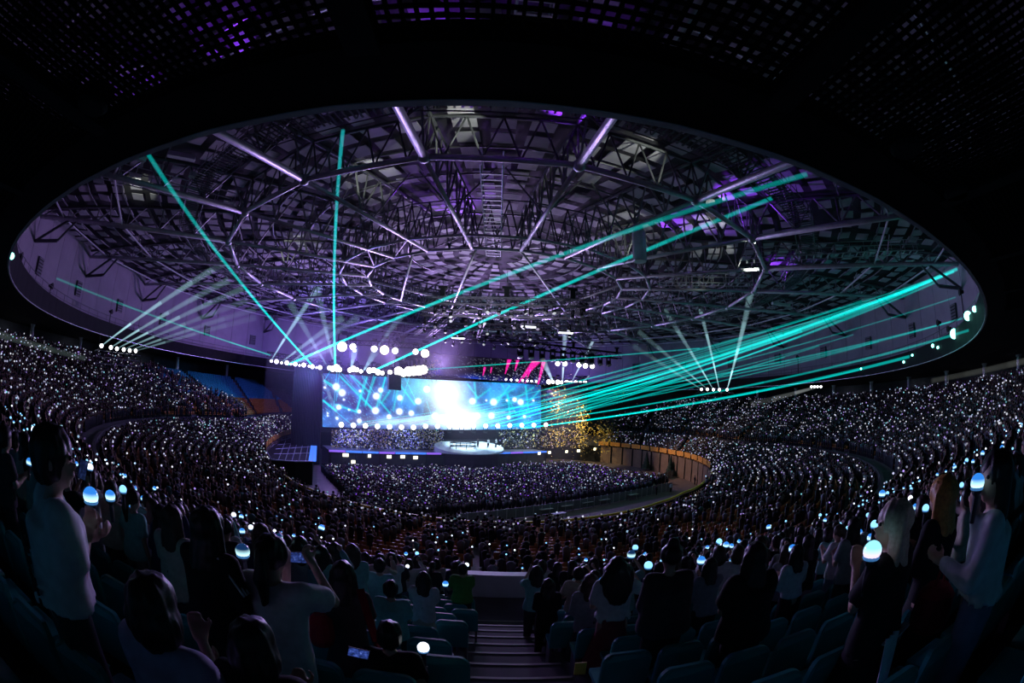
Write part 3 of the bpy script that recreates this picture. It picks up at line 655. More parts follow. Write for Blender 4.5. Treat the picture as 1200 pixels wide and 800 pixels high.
for i, px in enumerate((643, 648, 653.5, 658, 664, 669, 674.5, 680, 685.5, 691, 696)):
    moving_head(at_stg(px, 447.3 + i * .15, 3.8), .4 if i % 2 else .55, (.92, .92, 1.0), 5.0, EYE, '%s white lamp in the lower row right of the bright screen' % nth(i + 1), 'right lower lamps')
for i, px in enumerate((593, 599, 606, 612.5, 618, 623, 628.5)):
    moving_head(at_stg(px, 444.5 + i * .4, 4.0), .26, (.95, .95, 1.0), 4.0, EYE, '%s tiny white lamp along the lower edge of the dark screen' % nth(i + 1), 'header edge lamps')
for i in range(18):
    px = 400 + i * 14.1
    moving_head(at_stg(px, 497.5 + 4.5 * math.sin(i / 17 * PI) * (.4 if i > 6 else .8), 4.2), .5, (.92, .93, 1.0), 4.5, EYE, '%s white floor lamp from the left along the foot of the bright screen' % nth(i + 1), 'stage floor lamps', False)
# hanging truss in front, right of centre, with ten unlit moving heads
a, b = at_stg(594, 402, -5), at_stg(726, 417, -5)
box_truss(a, b, 1.25, BLACK, 'lighting_truss', 'black truss hung right of the dark screen with ten unlit moving lamps below', hoists=(.08, .54, .97))
for i in range(10):
    c = a + (b - a) * (.1 + .087 * i) - np.array([0, 0, 2.0]); moving_head(c, .62, (.05, .05, .06), 0.1, c + np.array([*SN, -2.2]), '%s unlit black moving lamp from the left under the front truss' % nth(i + 1), 'unlit front truss lamps')
# speaker array
la = thing('line_array', 'dark hanging column of loudspeakers in front of the screen', 'loudspeaker', tuple(at_stg(462, 456, 1.5)))
for i in range(7):
    c = at_stg(462, 440 + i * 2.55, 1.5); MB().box(c, (2.3, .9, .42), (np.array([*SU, 0]), np.array([*SN, 0]), (0, 0, 1))).build('speaker_box', DARKSTEEL, la)
MB().tube(at_stg(462, 438, 1.5), at_stg(462, 404, 1.5), .05, n=4).build('hanging_cable', DARKSTEEL, la)
# rig of trusses high above the stage front
RIGZ = 23.5
for j, (xa, ya, xb, yb) in enumerate(((500, 352, 690, 356), (492, 366, 705, 371), (488, 381, 712, 386), (520, 394, 650, 397))):
    a, b = at_z(xa, ya, RIGZ), at_z(xb, yb, RIGZ)
    nm = ('farthest', 'third', 'second', 'nearest')[j]
    box_truss(a, b, .7, DARKSTEEL, 'rig_truss', 'dark truss of the high rig under the dome, %s' % nm, hoists=(.1, .5, .9))
    for i in range(14):
        c = a + (b - a) * (.04 + .07 * i + random.uniform(-.025, .025)) - np.array([0, 0, 1.2 + random.uniform(-.5, .5)]); moving_head(c, .22, (.9, .95, 1.0), (.02, .05, .55)[(i * 7 + j * 3) % 3], c + np.array([random.uniform(-1, 1), random.uniform(-2, 0), -1.6]), '%s small lamp from the left, %s truss of the high rig' % (nth(i + 1), nm), 'high rig lamps')
for k, (xa, ya, xb, yb) in enumerate(((486, 392, 520, 366), (500, 395, 545, 360), (560, 396, 575, 350), (620, 398, 622, 352), (690, 392, 668, 354))):
    a, b = at_z(xa, ya, RIGZ + .6), at_z(xb, yb, RIGZ + .6); box_truss(a, b, .45, DARKSTEEL, 'rig_truss', '%s pale cross truss from the left tying the high rig together' % nth(k + 1), hoists=())['group'] = 'rig cross trusses'
for k, (px, py) in enumerate(((537, 397), (663, 391), (620, 384))):
    c = at_z(px, py, RIGZ - 1.5); t = thing('rig_flood', 'bright flat floodlight hanging below the high rig, %s' % ('left one', 'right one', 'middle one')[k], 'stage lamp', tuple(c), 'rig floodlights')
    MB().box(c + [0, 0, .3], (2.0, .8, .3)).build('housing', DARKSTEEL, t); MB().box(c + [0, 0, .1], (1.8, .7, .1)).build('lens', lens_mat((.9, .97, 1), 2.4), t)

# ------------------------------------------------------------------ light beams in the haze (glowing air, one closed cone each)
VM = {}; slim = .72
def vol_mat(c, s):
    k = (c, round(s, 3))
    if k not in VM:
        m = bpy.data.materials.new('lit_haze'); m.use_nodes = True; nt = m.node_tree; nt.nodes.clear()
        o = nt.nodes.new('ShaderNodeOutputMaterial'); e = nt.nodes.new('ShaderNodeEmission'); e.inputs[0].default_value = (*c, 1); e.inputs[1].default_value = s
        nt.links.new(e.outputs[0], o.inputs['Volume']); m.cycles.emission_sampling = 'NONE'
        try: m.cycles.homogeneous_volume = True
        except Exception: pass
        VM[k] = m
    return VM[k]
def beam(p, q, r0, r1, c, i0, i1, label, group=None, seg=1, name='light_shaft', cat='light beam'):
    """i = radiance wanted through the middle of the beam at its start and end"""
    p, q = np.asarray(p, float), np.asarray(q, float)
    root = None
    if seg > 1: root = thing(name, label, cat, tuple(p), group)
    for k in range(seg):
        u0, u1 = k / seg, (k + 1) / seg; ra, rb = r0 + (r1 - r0) * u0, r0 + (r1 - r0) * u1
        it = i0 * (i1 / i0) ** ((k + .5) / seg); gp = (q - p) / np.linalg.norm(q - p) * (.012 if seg > 1 else 0); ra, rb = ra * slim, rb * slim; m = MB().tube(p + (q - p) * u0 + gp, p + (q - p) * u1 - gp, ra, rb, 10)
        s = float('%.2g' % (it / (1.5 * (ra + rb) / 2)))
        o = m.build(name if seg == 1 else 'beam_segment', vol_mat(c, s), root, True)
        if seg == 1: tag(o, label, cat, group)
CYAN, WHT2, PBL = (0.0, .86, .80), (.40, .80, .95), (.55, .62, 1.0)
def P(px, py, b): return at_stg(px, py, b)
# big lasers
beam(P(368, 430, 4.5), at_z(170, 175, 27.6), .20, .26, CYAN, .75, .15, 'cyan laser from the left truss up to the roof edge far left', None, 5, 'laser_ray', 'laser')
beam(P(393, 430, 2.5), at_z(402, 152, 28.5), .22, .20, (.02, .80, .86), 1.0, .17, 'nearly upright cyan laser rising from the top left corner of the screen', None, 6, 'laser_ray', 'laser')
beam(P(338, 427, 4.5), at_z(946, 204, 27.4), .22, .27, CYAN, 1.1, .13, 'upper of two long cyan lasers crossing the roof to the right', None, 7, 'laser_ray', 'laser')
beam(P(432, 437, 2.5), at_z(905, 232, 28.0), .22, .25, CYAN, 1.2, .20, 'lower of two long cyan lasers crossing the roof to the right', None, 7, 'laser_ray', 'laser')
beam(P(317, 416, 4.5), at_cyl(66, 326, 54), .16, .2, (0, .75, .55), .42, .10, 'thin green laser running left from the left truss to the drum wall', None, 4, 'laser_ray', 'laser')
beam(P(495, 433, 3), at_cyl(820, 408, 55), .15, .2, (0, .80, .70), .5, .25, 'thin level teal laser passing in front of the dark screen to the right', None, 3, 'laser_ray', 'laser')
# the fan sweeping to the right-hand fascia
FAN = [(452, 498, 1100, 324, .13, .4), (486, 498, 1066, 338, .13, .4), (512, 499, 1020, 352, .13, .4), (596, 499, 990, 366, .15, .35), (606, 500, 960, 376, .15, .35), (622, 490, 940, 388, .14, .3), (640, 474, 1120, 348, .13, .3), (640, 482, 1000, 392, .14, .3), (560, 498, 1122, 315, .30, 1.0), (575, 499, 1118, 318, .24, .7), (548, 497, 1110, 321, .2, .6), (600, 500, 1098, 330, .2, .55), (528, 496, 1090, 330, .17, .5), (615, 500, 1076, 336, .2, .5), (634, 478, 1060, 341, .18, .45), (634, 470, 1040, 347, .18, .45),
       (636, 463, 1010, 352, .15, .35), (638, 456, 985, 360, .15, .35), (470, 494, 1128, 373, .15, .45), (500, 497, 1114, 377, .14, .4), (588, 499, 1138, 386, .16, .5), (640, 486, 1030, 400, .16, .3), (620, 501, 1012, 432, .18, .42), (610, 502, 1068, 417, .28, .75), (630, 494, 960, 405, .2, .3), (640, 490, 920, 418, .2, .28), (420, 495, 640, 462, .13, .5), (430, 499, 700, 452, .13, .45)]
for i, (x0, y0, x1, y1, r, it) in enumerate(FAN):
    e = at_cyl(x1, y1, 50.2 if y1 > 384 else 55.4)
    if e[2] > 27.5: e = at_z(x1, y1, 27.5)
    lb = 'cyan laser, %s counted down in the wide fan sweeping to the right-hand wall' % nth(i + 1); gr = 'right laser fan'
    if i == 8: lb, gr = 'thickest bright cyan laser in the fan sweeping to the right-hand wall', None
    if i == 23: lb, gr = 'lowest thick cyan laser of the right-hand fan, just above the far crowd', None
    beam(P(x0, y0, 3.6), e, r * .62, r * .95, CYAN, it * 1.05, it * .36, lb, gr, 4, 'laser_ray', 'laser')
# crossing beams in front of the screen
for k, (x0, y0, x1, y1) in enumerate(((388, 433, 380, 446), (395, 434, 391, 478), (398, 434, 394, 470), (400, 437, 438, 480), (409, 438, 428, 462), (428, 440, 418, 482), (438, 439, 428, 474), (452, 440, 444, 476), (424, 440, 446, 470), (466, 440, 460, 470), (474, 442, 490, 474), (480, 440, 470, 474), (378, 446, 398, 460), (378, 469, 412, 497), (512, 505, 500, 470))):
    beam(P(x0, y0, 2.6), P(x1, y1, 3.4), .11, .12, (0, .72, .9), .45, .35, '%s short cyan beam criss-crossing in front of the left half of the screen' % nth(k + 1), 'screen beams')
for i in range(9):
    x = 408 + i * 12; beam(P(x, 498, 3.8), P(x + 100, 486 - i * .6, 2.5), .10, .14, (.45, .85, .95), .5, .3, '%s low pale beam from the left skimming the foot of the bright screen' % nth(i + 1), 'low stage beams')
# white moving-light cones
for k, (px, py, qx, qy, i0, g) in enumerate(((318, 422, 386, 318, .75, 0), (330, 424, 402, 372, .42, 0), (338, 426, 420, 372, .25, 0), (386, 433, 340, 355, .30, 0), (393, 432, 372, 340, .36, 0), (345, 426, 404, 402, .3, 0), (411, 434, 416, 408, .5, 0), (425, 436, 440, 412, .45, 0), (440, 410, 470, 370, .22, 0), (377, 438, 400, 500, .25, 0))):
    beam(P(px, py, 4.4), P(qx, qy, -4), .14, .95, (.42, .72, .92), i0, i0 * .22, '%s pale white beam slanting from the lamps left of the screen' % nth(k + 1), 'left stage beams', 4)
for k, (px, py, qx, qy, i0) in enumerate(((649, 449, 637, 424, .9), (659, 449, 663, 372, .95), (669, 449, 724, 342, .75), (682, 448, 764, 372, .45), (690, 449, 742, 405, .3), (700, 449, 730, 430, .25))):
    beam(P(px, py, 3.6), P(qx, qy, 0), .16, 1.0, (.55, .78, .98), i0, i0 * .18, '%s pale white beam from the left rising right of the screen' % nth(k + 1), 'right stage beams', 4)
def balcony(lampsx, rail, beams, label, lab2, g1, g2, R):
    ps = [at_cyl(x, y, R) for x, y in lampsx]
    t = thing('balcony_rig', label, 'lighting rig', tuple((ps[0] + ps[-1]) / 2 - [0, 0, 2.2]))
    a, b = ps[0] - [0, 0, .6], ps[-1] - [0, 0, .6]; d = (b - a) / np.linalg.norm(b - a); a, b = a - d * 1.2, b + d * 1.6
    m = MB()
    for z in (0, -.8, -1.6): m.tube(a + [0, 0, z], b + [0, 0, z], .07, n=4)
    for i in range(7): c = a + (b - a) * i / 6; m.tube(c, c - [0, 0, 1.6], .06, n=4)
    m.build('rig_frame', DARKSTEEL, t)['kind'] = 'stuff'
    for u in (.05, .95): MB().tube(a + (b - a) * u, (a + (b - a) * u) * [1, 1, 0] + [0, 0, HS], .06, n=4).build('drop_pipe', DARKSTEEL, t)
    for k, p in enumerate(ps): moving_head(p, .3, (.95, .97, 1.0), 5.0, EYE, '%s %s' % (nth(k + 1), lab2[0]), g1, False)
    for i, (qx, qy, i0) in beams:
        q = at_cyl(qx, qy, R - 14); beam(ps[i], q, .10, .75, (.40, .72, .80), i0, i0 * .12, '%s %s' % (nth(i + 1), lab2[1]), g2, 4)
balcony(((119, 405), (130, 407), (137, 408.5), (145, 409.5), (152, 410.5), (159, 411)), 0, ((0, (262, 308, .85)), (1, (268, 328, .6)), (2, (285, 338, .55)), (3, (290, 352, .3)), (4, (300, 362, .25)), (5, (300, 372, .2))),
        'frame of six white lamps on the far left upper concourse', ('white lamp on the frame at the far left upper concourse', 'pale beam slanting up right from the far left lamps'), 'left concourse lamps', 'left concourse beams', 51)
balcony(((822, 456), (829, 456), (836, 456.5), (843, 456.5), (852, 456.5)), 0, ((0, (742, 405, .25)), (1, (748, 388, .35)), (2, (778, 362, .6)), (3, (808, 318, .8)), (4, (880, 342, .75))),
        'frame of five white lamps on the far right upper concourse', ('white lamp on the frame at the far right upper concourse', 'pale beam rising from the far right lamps'), 'right concourse lamps', 'right concourse beams', 49)
beam(at_dist(-60, 372, 26), at_dist(100, 420, 46), .30, .34, (.30, .42, .40), .05, .02, 'faint grey beam across the far left concourse', None, 3)
beam(at_dist(1250, 410, 24), at_dist(1092, 446, 40), .24, .3, (.34, .36, .33), .055, .02, 'faint grey beam across the far right concourse', None, 3)
beam(at_dist(958, 453, 72), at_dist(880, 474, 76), .25, .8, (.36, .4, .40), .40, .03, 'short pale beam over the far right crowd', None, 3)
for k, px in enumerate((951, 954.5, 958, 962)): moving_head(at_dist(px, 453, 72), .22, (1, 1, 1), 3, EYE, '%s small white lamp at the back of the far right crowd' % nth(k + 1), 'far right lamps', False)

# ------------------------------------------------------------------ people: limbs grown together into one continuous skin
def melt(mb, voxel, smooth=3, name='body'):
    me = mb.mesh(name + '_raw', []); o = bpy.data.objects.new('melt', me); COL.objects.link(o)
    r = o.modifiers.new('r', 'REMESH'); r.mode = 'VOXEL'; r.voxel_size = voxel; r.use_smooth_shade = True
    if smooth:
        sm = o.modifiers.new('s', 'SMOOTH'); sm.factor = .5; sm.iterations = smooth
    dg = bpy.context.evaluated_depsgraph_get(); out = bpy.data.meshes.new_from_object(o.evaluated_get(dg)); out.name = name
    bpy.data.objects.remove(o); bpy.data.meshes.remove(me); return out
def ruffle(me, amp, k, seed=1, n=9):
    """folds or strands: pushes the skin along its normals by a sum of waves with wave numbers k = (across, along)"""
    r = np.random.default_rng(seed); m = len(me.vertices); V = np.empty(m * 3, np.float32); me.vertices.foreach_get('co', V); V = V.reshape(-1, 3); Nn = np.empty(m * 3, np.float32); me.vertex_normals.foreach_get('vector', Nn); Nn = Nn.reshape(-1, 3)
    h = np.zeros(m)
    for i in range(n):
        a = r.uniform(0, 2 * PI); kx = k[0] * r.uniform(.4, 1.3); h += np.sin(V[:, 0] * kx * math.cos(a) + V[:, 1] * kx * math.sin(a) + V[:, 2] * k[1] * r.uniform(-1.2, 1.2) + r.uniform(0, 6.28))
    V = V + Nn * (amp * h / n ** .5)[:, None]; me.vertices.foreach_set('co', V.astype(np.float32).ravel()); me.update(); return me
def limb(mb, pts, rs, n=10):
    for (a, ra), (b, rb) in zip(zip(pts[:-1], rs[:-1]), zip(pts[1:], rs[1:])):
        mb.tube(a, b, ra, rb, n); mb.ball(b, rb, n, 6)
    mb.ball(pts[0], rs[0], n, 6)
def ik(sh, hand, l1=.27, l2=.26, pole=(0, -.3, -1)):
    sh, hand = np.asarray(sh, float), np.asarray(hand, float); d = hand - sh; L = np.linalg.norm(d)
    if L > l1 + l2 - .01: hand = sh + d / L * (l1 + l2 - .01); d = hand - sh; L = l1 + l2 - .01
    a = (l1 * l1 - l2 * l2 + L * L) / (2 * L); h = math.sqrt(max(0, l1 * l1 - a * a)); u = d / L; p = np.asarray(pole, float); p = p - u * (p @ u); p /= max(1e-6, np.linalg.norm(p))
    return sh + u * a + p * h, hand
def hand_mb(mb, wrist, elbow, grip):
    d = np.asarray(wrist) - np.asarray(elbow); d = d / np.linalg.norm(d); side = np.cross(d, (0, 0, 1)); side /= max(1e-6, np.linalg.norm(side)); nrm = np.cross(side, d)
    mb.box(wrist + d * .045, (.075, .085, .03), (side, d, nrm)); mb.tube(wrist - d * .02, wrist + d * .02, .027, .03, 8)
    for i, (o, L) in enumerate(((-.028, .062), (-.01, .072), (.010, .068), (.028, .054))):
        b = wrist + d * .085 + side * o; k = b + (d * .6 + nrm * .5 * grip) * L * .6; e = k + (d * (.3 - .6 * grip) + nrm * .8) * L * .6
        mb.tube(b, k, .0105, .0095, 6); mb.tube(k, e, .0095, .008, 6)
    b = wrist + d * .03 + side * .035; mb.tube(b, b + side * .03 + d * .03 + nrm * .02, .013, .011, 6); mb.tube(b + side * .03 + d * .03 + nrm * .02, b + side * .012 + d * .055 + nrm * .05, .011, .009, 6)
POSES = {'hold': ((.07, .30, 1.12), (-.05, .30, 1.10)), 'raise': ((.20, .26, 1.52), (-.14, .22, 1.0)), 'phone': ((.08, .36, 1.42), (-.08, .36, 1.42)), 'down': ((.24, .05, .80), (-.24, .05, .80)), 'clap': ((.03, .30, 1.2), (-.03, .30, 1.2))}
def skeleton(pose='hold', seated=False, hands=None, turn=0.0, lean=.03):
    """joints of a 1.62 m figure facing +Y"""
    dz = -.42 if seated else 0.0
    J = {'pel': (0, 0, .88 + dz), 'waist': (0, lean * .4, 1.02 + dz), 'chest': (0, lean, 1.20 + dz), 'neck': (0, lean * 1.2, 1.36 + dz), 'head': (0, lean * 1.5 + .015, 1.495 + dz)}
    for s, n in ((1, 'r'), (-1, 'l')):
        J['sh' + n] = (s * .165, lean, 1.305 + dz); J['hip' + n] = (s * .085, 0, .86 + dz)
        if seated: J['kn' + n] = (s * .11, .42, .47); J['an' + n] = (s * .11, .40, .09)
        else: J['kn' + n] = (s * .095, .02, .47); J['an' + n] = (s * .10, -.02, .09)
        hnd = (hands or POSES[pose])[0 if s > 0 else 1]
        hnd = np.array(hnd, float) + ([0, 0, dz] if hands is None else 0)
        J['el' + n], J['ha' + n] = ik(J['sh' + n], hnd, pole=(s * .5, -.35, -1))
    J['turn'] = turn
    return {k: (np.array(v, float) if k != 'turn' else v) for k, v in J.items()}
def head_mb(mb, c, turn, detail=True):
    cs, sn = math.cos(turn), math.sin(turn); R = np.array([[cs, sn, 0], [-sn, cs, 0], [0, 0, 1]])     # rows: head's x, y, z axes
    R = np.array([[cs, -sn, 0], [sn, cs, 0], [0, 0, 1]]).T
    def B(off, r, sc=(1, 1, 1)):
        m = MB().ball((0, 0, 0), r, 12, 8, 0, sc); vs = [c + R.T @ (np.array(v) + off) for v in m.v]; mb.add(vs, m.f)
    B(np.array([0, -.008, .02]), .088, (.88, 1.08, 1.12)); B(np.array([0, .02, -.045]), .062, (.92, 1.05, 1.15)); B(np.array([0, .055, -.085]), .026, (1.2, .9, .9))
    if detail:
        B(np.array([0, .098, -.015]), .014, (.8, 1.3, 1.3)); B(np.array([0, .092, -.055]), .013, (1.9, .8, .7))
        for s in (-1, 1): B(np.array([s * .080, -.004, -.012]), .020, (.45, .9, 1.5)); B(np.array([s * .032, .082, .022]), .016, (1.5, .6, .6))
def make_body(J, voxel, hands=True):
    mb = MB(); limb(mb, [J['pel'], J['waist'], J['chest'], J['neck']], [.115, .10, .115, .045])
    mb.tube(J['shl'], J['shr'], .055, n=8); mb.tube(J['neck'] - [0, 0, .03], J['head'], .046, .05, 10); head_mb(mb, J['head'], J['turn'], voxel < .02)
    for n in 'lr':
        limb(mb, [J['sh' + n], J['el' + n], J['ha' + n]], [.048, .037, .026]); limb(mb, [J['hip' + n], J['kn' + n], J['an' + n]], [.085, .055, .036])
        mb.ball(J['an' + n] + [0, .07, -.055], .05, 10, 6, 0, (.8, 1.9, .7))
        if hands: hand_mb(mb, J['ha' + n], J['el' + n], .8)
        else: mb.ball(J['ha' + n] + (J['ha' + n] - J['el' + n]) * .18, .045, 8, 6)
    return melt(mb, voxel, 2 if voxel < .02 else 1)
def make_top(J, voxel, sleeve='short', loose=1.0, hem=.80, name='top'):
    dz = J['pel'][2] - .88; mb = MB(); c = [J['neck'] - [0, 0, .06], J['chest'], J['waist'], np.array([0, 0, hem + dz])]
    prof = [(.075, c[0]), (.145 * loose, J['chest'] + [0, 0, .05]), (.142 * loose, J['chest'] - [0, 0, .06]), (.135 * loose, J['waist']), (.155 * loose, J['pel'] + [0, 0, .02]), (.16 * loose, c[3])]
    n = 18; vs = []; fs = []
    for r, p in prof: vs += [p + np.array([1.22 * r * math.cos(2 * PI * j / n), .86 * r * math.sin(2 * PI * j / n), 0]) for j in range(n)]
    for i in range(len(prof) - 1): fs += [(i * n + (j + 1) % n, i * n + j, (i + 1) * n + j, (i + 1) * n + (j + 1) % n) for j in range(n)]
    fs += [tuple(range(n)), tuple(range(len(prof) * n - 1, (len(prof) - 1) * n - 1, -1))]; mb.add(vs, fs)
    for q in 'lr':
        a, e, h = J['sh' + q], J['el' + q], J['ha' + q]; mb.tube(J['chest'] + [0, 0, .07], a, .09, .075, 10); mb.ball(a, .074, 10, 6)
        if sleeve == 'short': mb.tube(a, a + (e - a) * .78, .07 * loose, .072 * loose, 12)
        elif sleeve == 'long': limb(mb, [a, e, e + (h - e) * .88], [.068, .056, .044])
    return ruffle(melt(mb, voxel, 2, name), .006, (34, 14), len(mb.v))
def make_bottom(J, voxel, kind='trousers'):
    mb = MB()
    if kind == 'trousers' or J['pel'][2] < .6:
        mb.ball(J['pel'], .125, 14, 8, 0, (1.12, .9, .95))
        for n in 'lr': limb(mb, [J['hip' + n], J['kn' + n], J['an' + n] + [0, 0, .02]], [.108, .082, .068])
    else:
        L = .34 if kind == 'skirt' else .16; mb.lathe(J['pel'] * [1, 1, 0], [(.26 if kind == 'skirt' else .24, L), (.20, .62), (.15, .84), (.125, .98)], 20)
    return ruffle(melt(mb, voxel, 2, 'trousers' if kind == 'trousers' else 'skirt'), .006, (40, 5), 3)
def make_hair(J, voxel, style='long', puff=1.0):
    mb = MB(); c = J['head']; f = np.array([-math.sin(J['turn']), math.cos(J['turn']), 0]); 
    mb.ball(c + [0, 0, .035] - f * .022, .101 * puff, 14, 9, 0, (.93, 1.05, 1.0))
    if style in ('long', 'curly'):
        L = .42 if style == 'long' else .26; w_ = 1.0 if style == 'long' else 1.45
        for i in range(7):
            z = -.02 - L * i / 6; r = (.088 + .014 * math.sin(i / 6 * PI)) * puff * w_ * (1 if i < 5 else .82); mb.ball(c - f * (.045 + .012 * i) + [0, 0, z], r, 12, 7, 0, (1.1, .62 if style == 'long' else .9, 1.0))
            if style == 'curly':
                for k in range(5): a = k * 1.256 + i; mb.ball(c - f * .05 + np.array([math.cos(a) * r, math.sin(a) * r * .7, z]), .045, 7, 5)
        for s in (-1, 1):
            side = np.array([f[1], -f[0], 0]) * s; mb.tube(c + side * .078 - f * .02 + [0, 0, .03], c + side * .098 - f * .02 - [0, 0, .2], .036 * puff, .03, 8)
    elif style == 'bob':
        mb.ball(c - f * .03 - [0, 0, .05], .112 * puff, 14, 9, 0, (1.05, .92, 1.1))
    elif style == 'tail':
        mb.ball(c - f * .115 + [0, 0, .05], .04, 10, 6); limb(mb, [c - f * .12 + [0, 0, .05], c - f * .16 - [0, 0, .08], c - f * .15 - [0, 0, .25]], [.04, .05, .022])
    elif style == 'bun': mb.ball(c - f * .03 + [0, 0, .135], .055, 10, 7)
    elif style == 'short': mb.ball(c - f * .035 - [0, 0, .01], .096 * puff, 12, 8, 0, (.96, .95, 1.05))
    return ruffle(melt(mb, voxel, 1, 'hair'), .0055, (150, 7), len(mb.v), 12)
def cloth(name, c, rough=.85): return mat('cloth_' + name, c, rough, noise=.12, scale=18, spec=.15)
SKIN = mat('skin', (.46, .29, .22), .55, noise=.06, scale=12, spec=.3)
HAIRC = {'black': mat('black_hair', (.012, .010, .010), .45, noise=.3, scale=40), 'brown': mat('brown_hair', (.05, .03, .02), .5, noise=.3, scale=40), 'blonde': mat('ash_blonde_hair', (.42, .33, .26), .5, noise=.25, scale=40), 'ginger': mat('ginger_hair', (.46, .22, .05), .5, noise=.3, scale=40)}
CL = {'white': cloth('white', (.62, .62, .64)), 'grey': cloth('grey', (.26, .26, .28)), 'black': cloth('black', (.018, .018, .02)), 'charcoal': cloth('charcoal', (.05, .05, .055)), 'cream': cloth('cream', (.5, .44, .36)), 'mint': cloth('mint', (.22, .5, .46)), 'green': cloth('green', (.10, .30, .07)), 'navy': cloth('navy', (.03, .04, .10)), 'denim': cloth('denim', (.16, .22, .34)), 'red': cloth('red', (.16, .012, .022)), 'lilac': cloth('lilac', (.42, .36, .55)), 'plaid': cloth('plaid', (.20, .05, .06))}

# ------------------------------------------------------------------ seats
def rounded(w_, h, r, n=5):
    pts = []
    for cx, cz, a0 in ((w_ / 2 - r, h - r, 0), (-w_ / 2 + r, h - r, PI / 2)):
        pts += [(cx + r * math.cos(a0 + PI / 2 * i / n), cz + r * math.sin(a0 + PI / 2 * i / n)) for i in range(n + 1)]
    return pts + [(-w_ / 2, 0), (w_ / 2, 0)]
def seat_meshes():
    out = {}
    pr = rounded(.46, .46, .09); n = len(pr); vs = []
    for y, k in ((0, 1), (-.035, 1), (-.05, .94)):
        vs += [(x * k, y - .10 * z + .05 * (1 - (x / .23) ** 2), .40 + (.23 + (z - .23) * k)) for x, z in pr]
    fs = [tuple(range(n))] + [(i + a * n, i + (a + 1) * n, (i + 1) % n + (a + 1) * n, (i + 1) % n + a * n) for a in (0, 1) for i in range(n)] + [tuple(range(3 * n - 1, 2 * n - 1, -1))]
    out['b'] = (vs, fs)
    return out
_sb = seat_meshes()['b']
SEATM = {}
for nm, m in (('teal', TEALP), ('orange', ORANGEP), ('blue', BLUEP)):
    b = MB().add(*_sb).mesh('backrest', m); c = MB().box((0, .16, .43), (.44, .36, .05)).box((0, .33, .42), (.42, .05, .07)).mesh('cushion', m)
    SEATM[nm] = (b, c)
SBR = MB().box((-.2, .08, .21), (.035, .26, .42)).box((.2, .08, .21), (.035, .26, .42)).box((0, .1, .40), (.40, .05, .03)).mesh('bracket', CHAIRM)
AISLES = [k * .208 + .0 for k in range(-14, 15)]
def aisle_gap(th, R):
    """true in one of the radial aisles; the middle one lies just right of the camera"""
    for a in AISLES:
        if abs(th - a) * R < .62: return True
    return False
AX0 = .45                                                    # sideways place of the central aisle
def in_mid_aisle(x): return abs(x - AX0) < .72
seats = []
for i in range(23):
    for th in np.arange(-2.40, 2.40, .52 / r_up(0, i)):
        R = r_up(th, i) + .50
        p = pol(R, th, z_up(i)); 
        if abs(th) < .09:
            if in_mid_aisle(p[0]): continue
        elif aisle_gap(th, R): continue
        if np.linalg.norm(p[:2] - EYE[:2]) < 1.25 and p[1] < -54.4: continue
        if R > 67.5: continue
        col = 'blue' if th < -1.68 and i > 8 else ('orange' if (i < 9 and abs(th) > .55) else 'teal')
        seats.append((np.linalg.norm(p + [0, 0, .5] - EYE), p, th, col, i))
for i in range(20):
    for th in np.arange(-2.40, 2.40, .54 / r_lo(0, i)):
        R = r_lo(th, i) + (r_lo(th, i + 1) - r_lo(th, i)) * .6
        if aisle_gap(th * .8, R * 1.2): continue
        p = pol(R, th, z_lo(i)); seats.append((np.linalg.norm(p - EYE), p, th, 'orange', -1))
def in_frame(p, m=0):
    q = AX @ (np.asarray(p, float) - EYE)
    if q[2] < -.5: return False
    x, y = pix(p); return -m < x < 1200 + m and -m < y < 800 + m
seats.sort(key=lambda a: a[0])
SEATNO = {}; cnt = 0; rest = {'teal': [], 'orange': [], 'blue': []}
def side_word(p):
    x, y = pix(p); return 'left of the central aisle' if x < 590 else 'right of the central aisle'
ROWN = {}
for d, p, th, col, ri in sorted(seats, key=lambda a: abs(a[1][0] - AX0)):
    k = (ri, p[0] > AX0); ROWN[k] = ROWN.get(k, 0) + 1; SEATNO[tuple(p)] = ROWN[k]
for d, p, th, col, ri in seats:
    if cnt < 300 and in_frame(p + [0, 0, .6], 40) and col == 'teal':
        cnt += 1; b, c = SEATM[col]
        o = bpy.data.objects.new('stadium_seat', None); COL.objects.link(o); o.location = Vector(p); o.rotation_euler = (0, 0, th)
        row = 'nearest rows' if d < 4 else ('middle rows' if d < 8 else 'front rows')
        tag(o, 'teal seat, %s from the aisle in the %s row from the parapet, %s side' % (nth(SEATNO[tuple(p)]), nth(ri + 1), 'right' if p[0] > AX0 else 'left'), 'seat', 'teal seats of the upper terrace')
        link('backrest', b, o); link('cushion', c, o); link('bracket', SBR, o)
    else: rest[col].append((p, th))
def inst_mesh(name, base_v, base_f, items, mats, label, cat, kind='stuff', cols=None):
    """many copies of one small shape in one mesh: items = (x, y, z, angle, scale)"""
    bv = np.asarray(base_v, float); it = np.asarray(items, float); n, k = len(it), len(bv)
    cs, sn = np.cos(it[:, 3])[:, None], np.sin(it[:, 3])[:, None]; sc = it[:, 4][:, None]
    V = np.stack([(bv[None, :, 0] * cs - bv[None, :, 1] * sn) * sc + it[:, 0:1], (bv[None, :, 0] * sn + bv[None, :, 1] * cs) * sc + it[:, 1:2], bv[None, :, 2] * sc + it[:, 2:3]], 2).reshape(-1, 3)
    return raw_mesh(name, V, base_f, n, k, mats, label, cat, kind, cols)
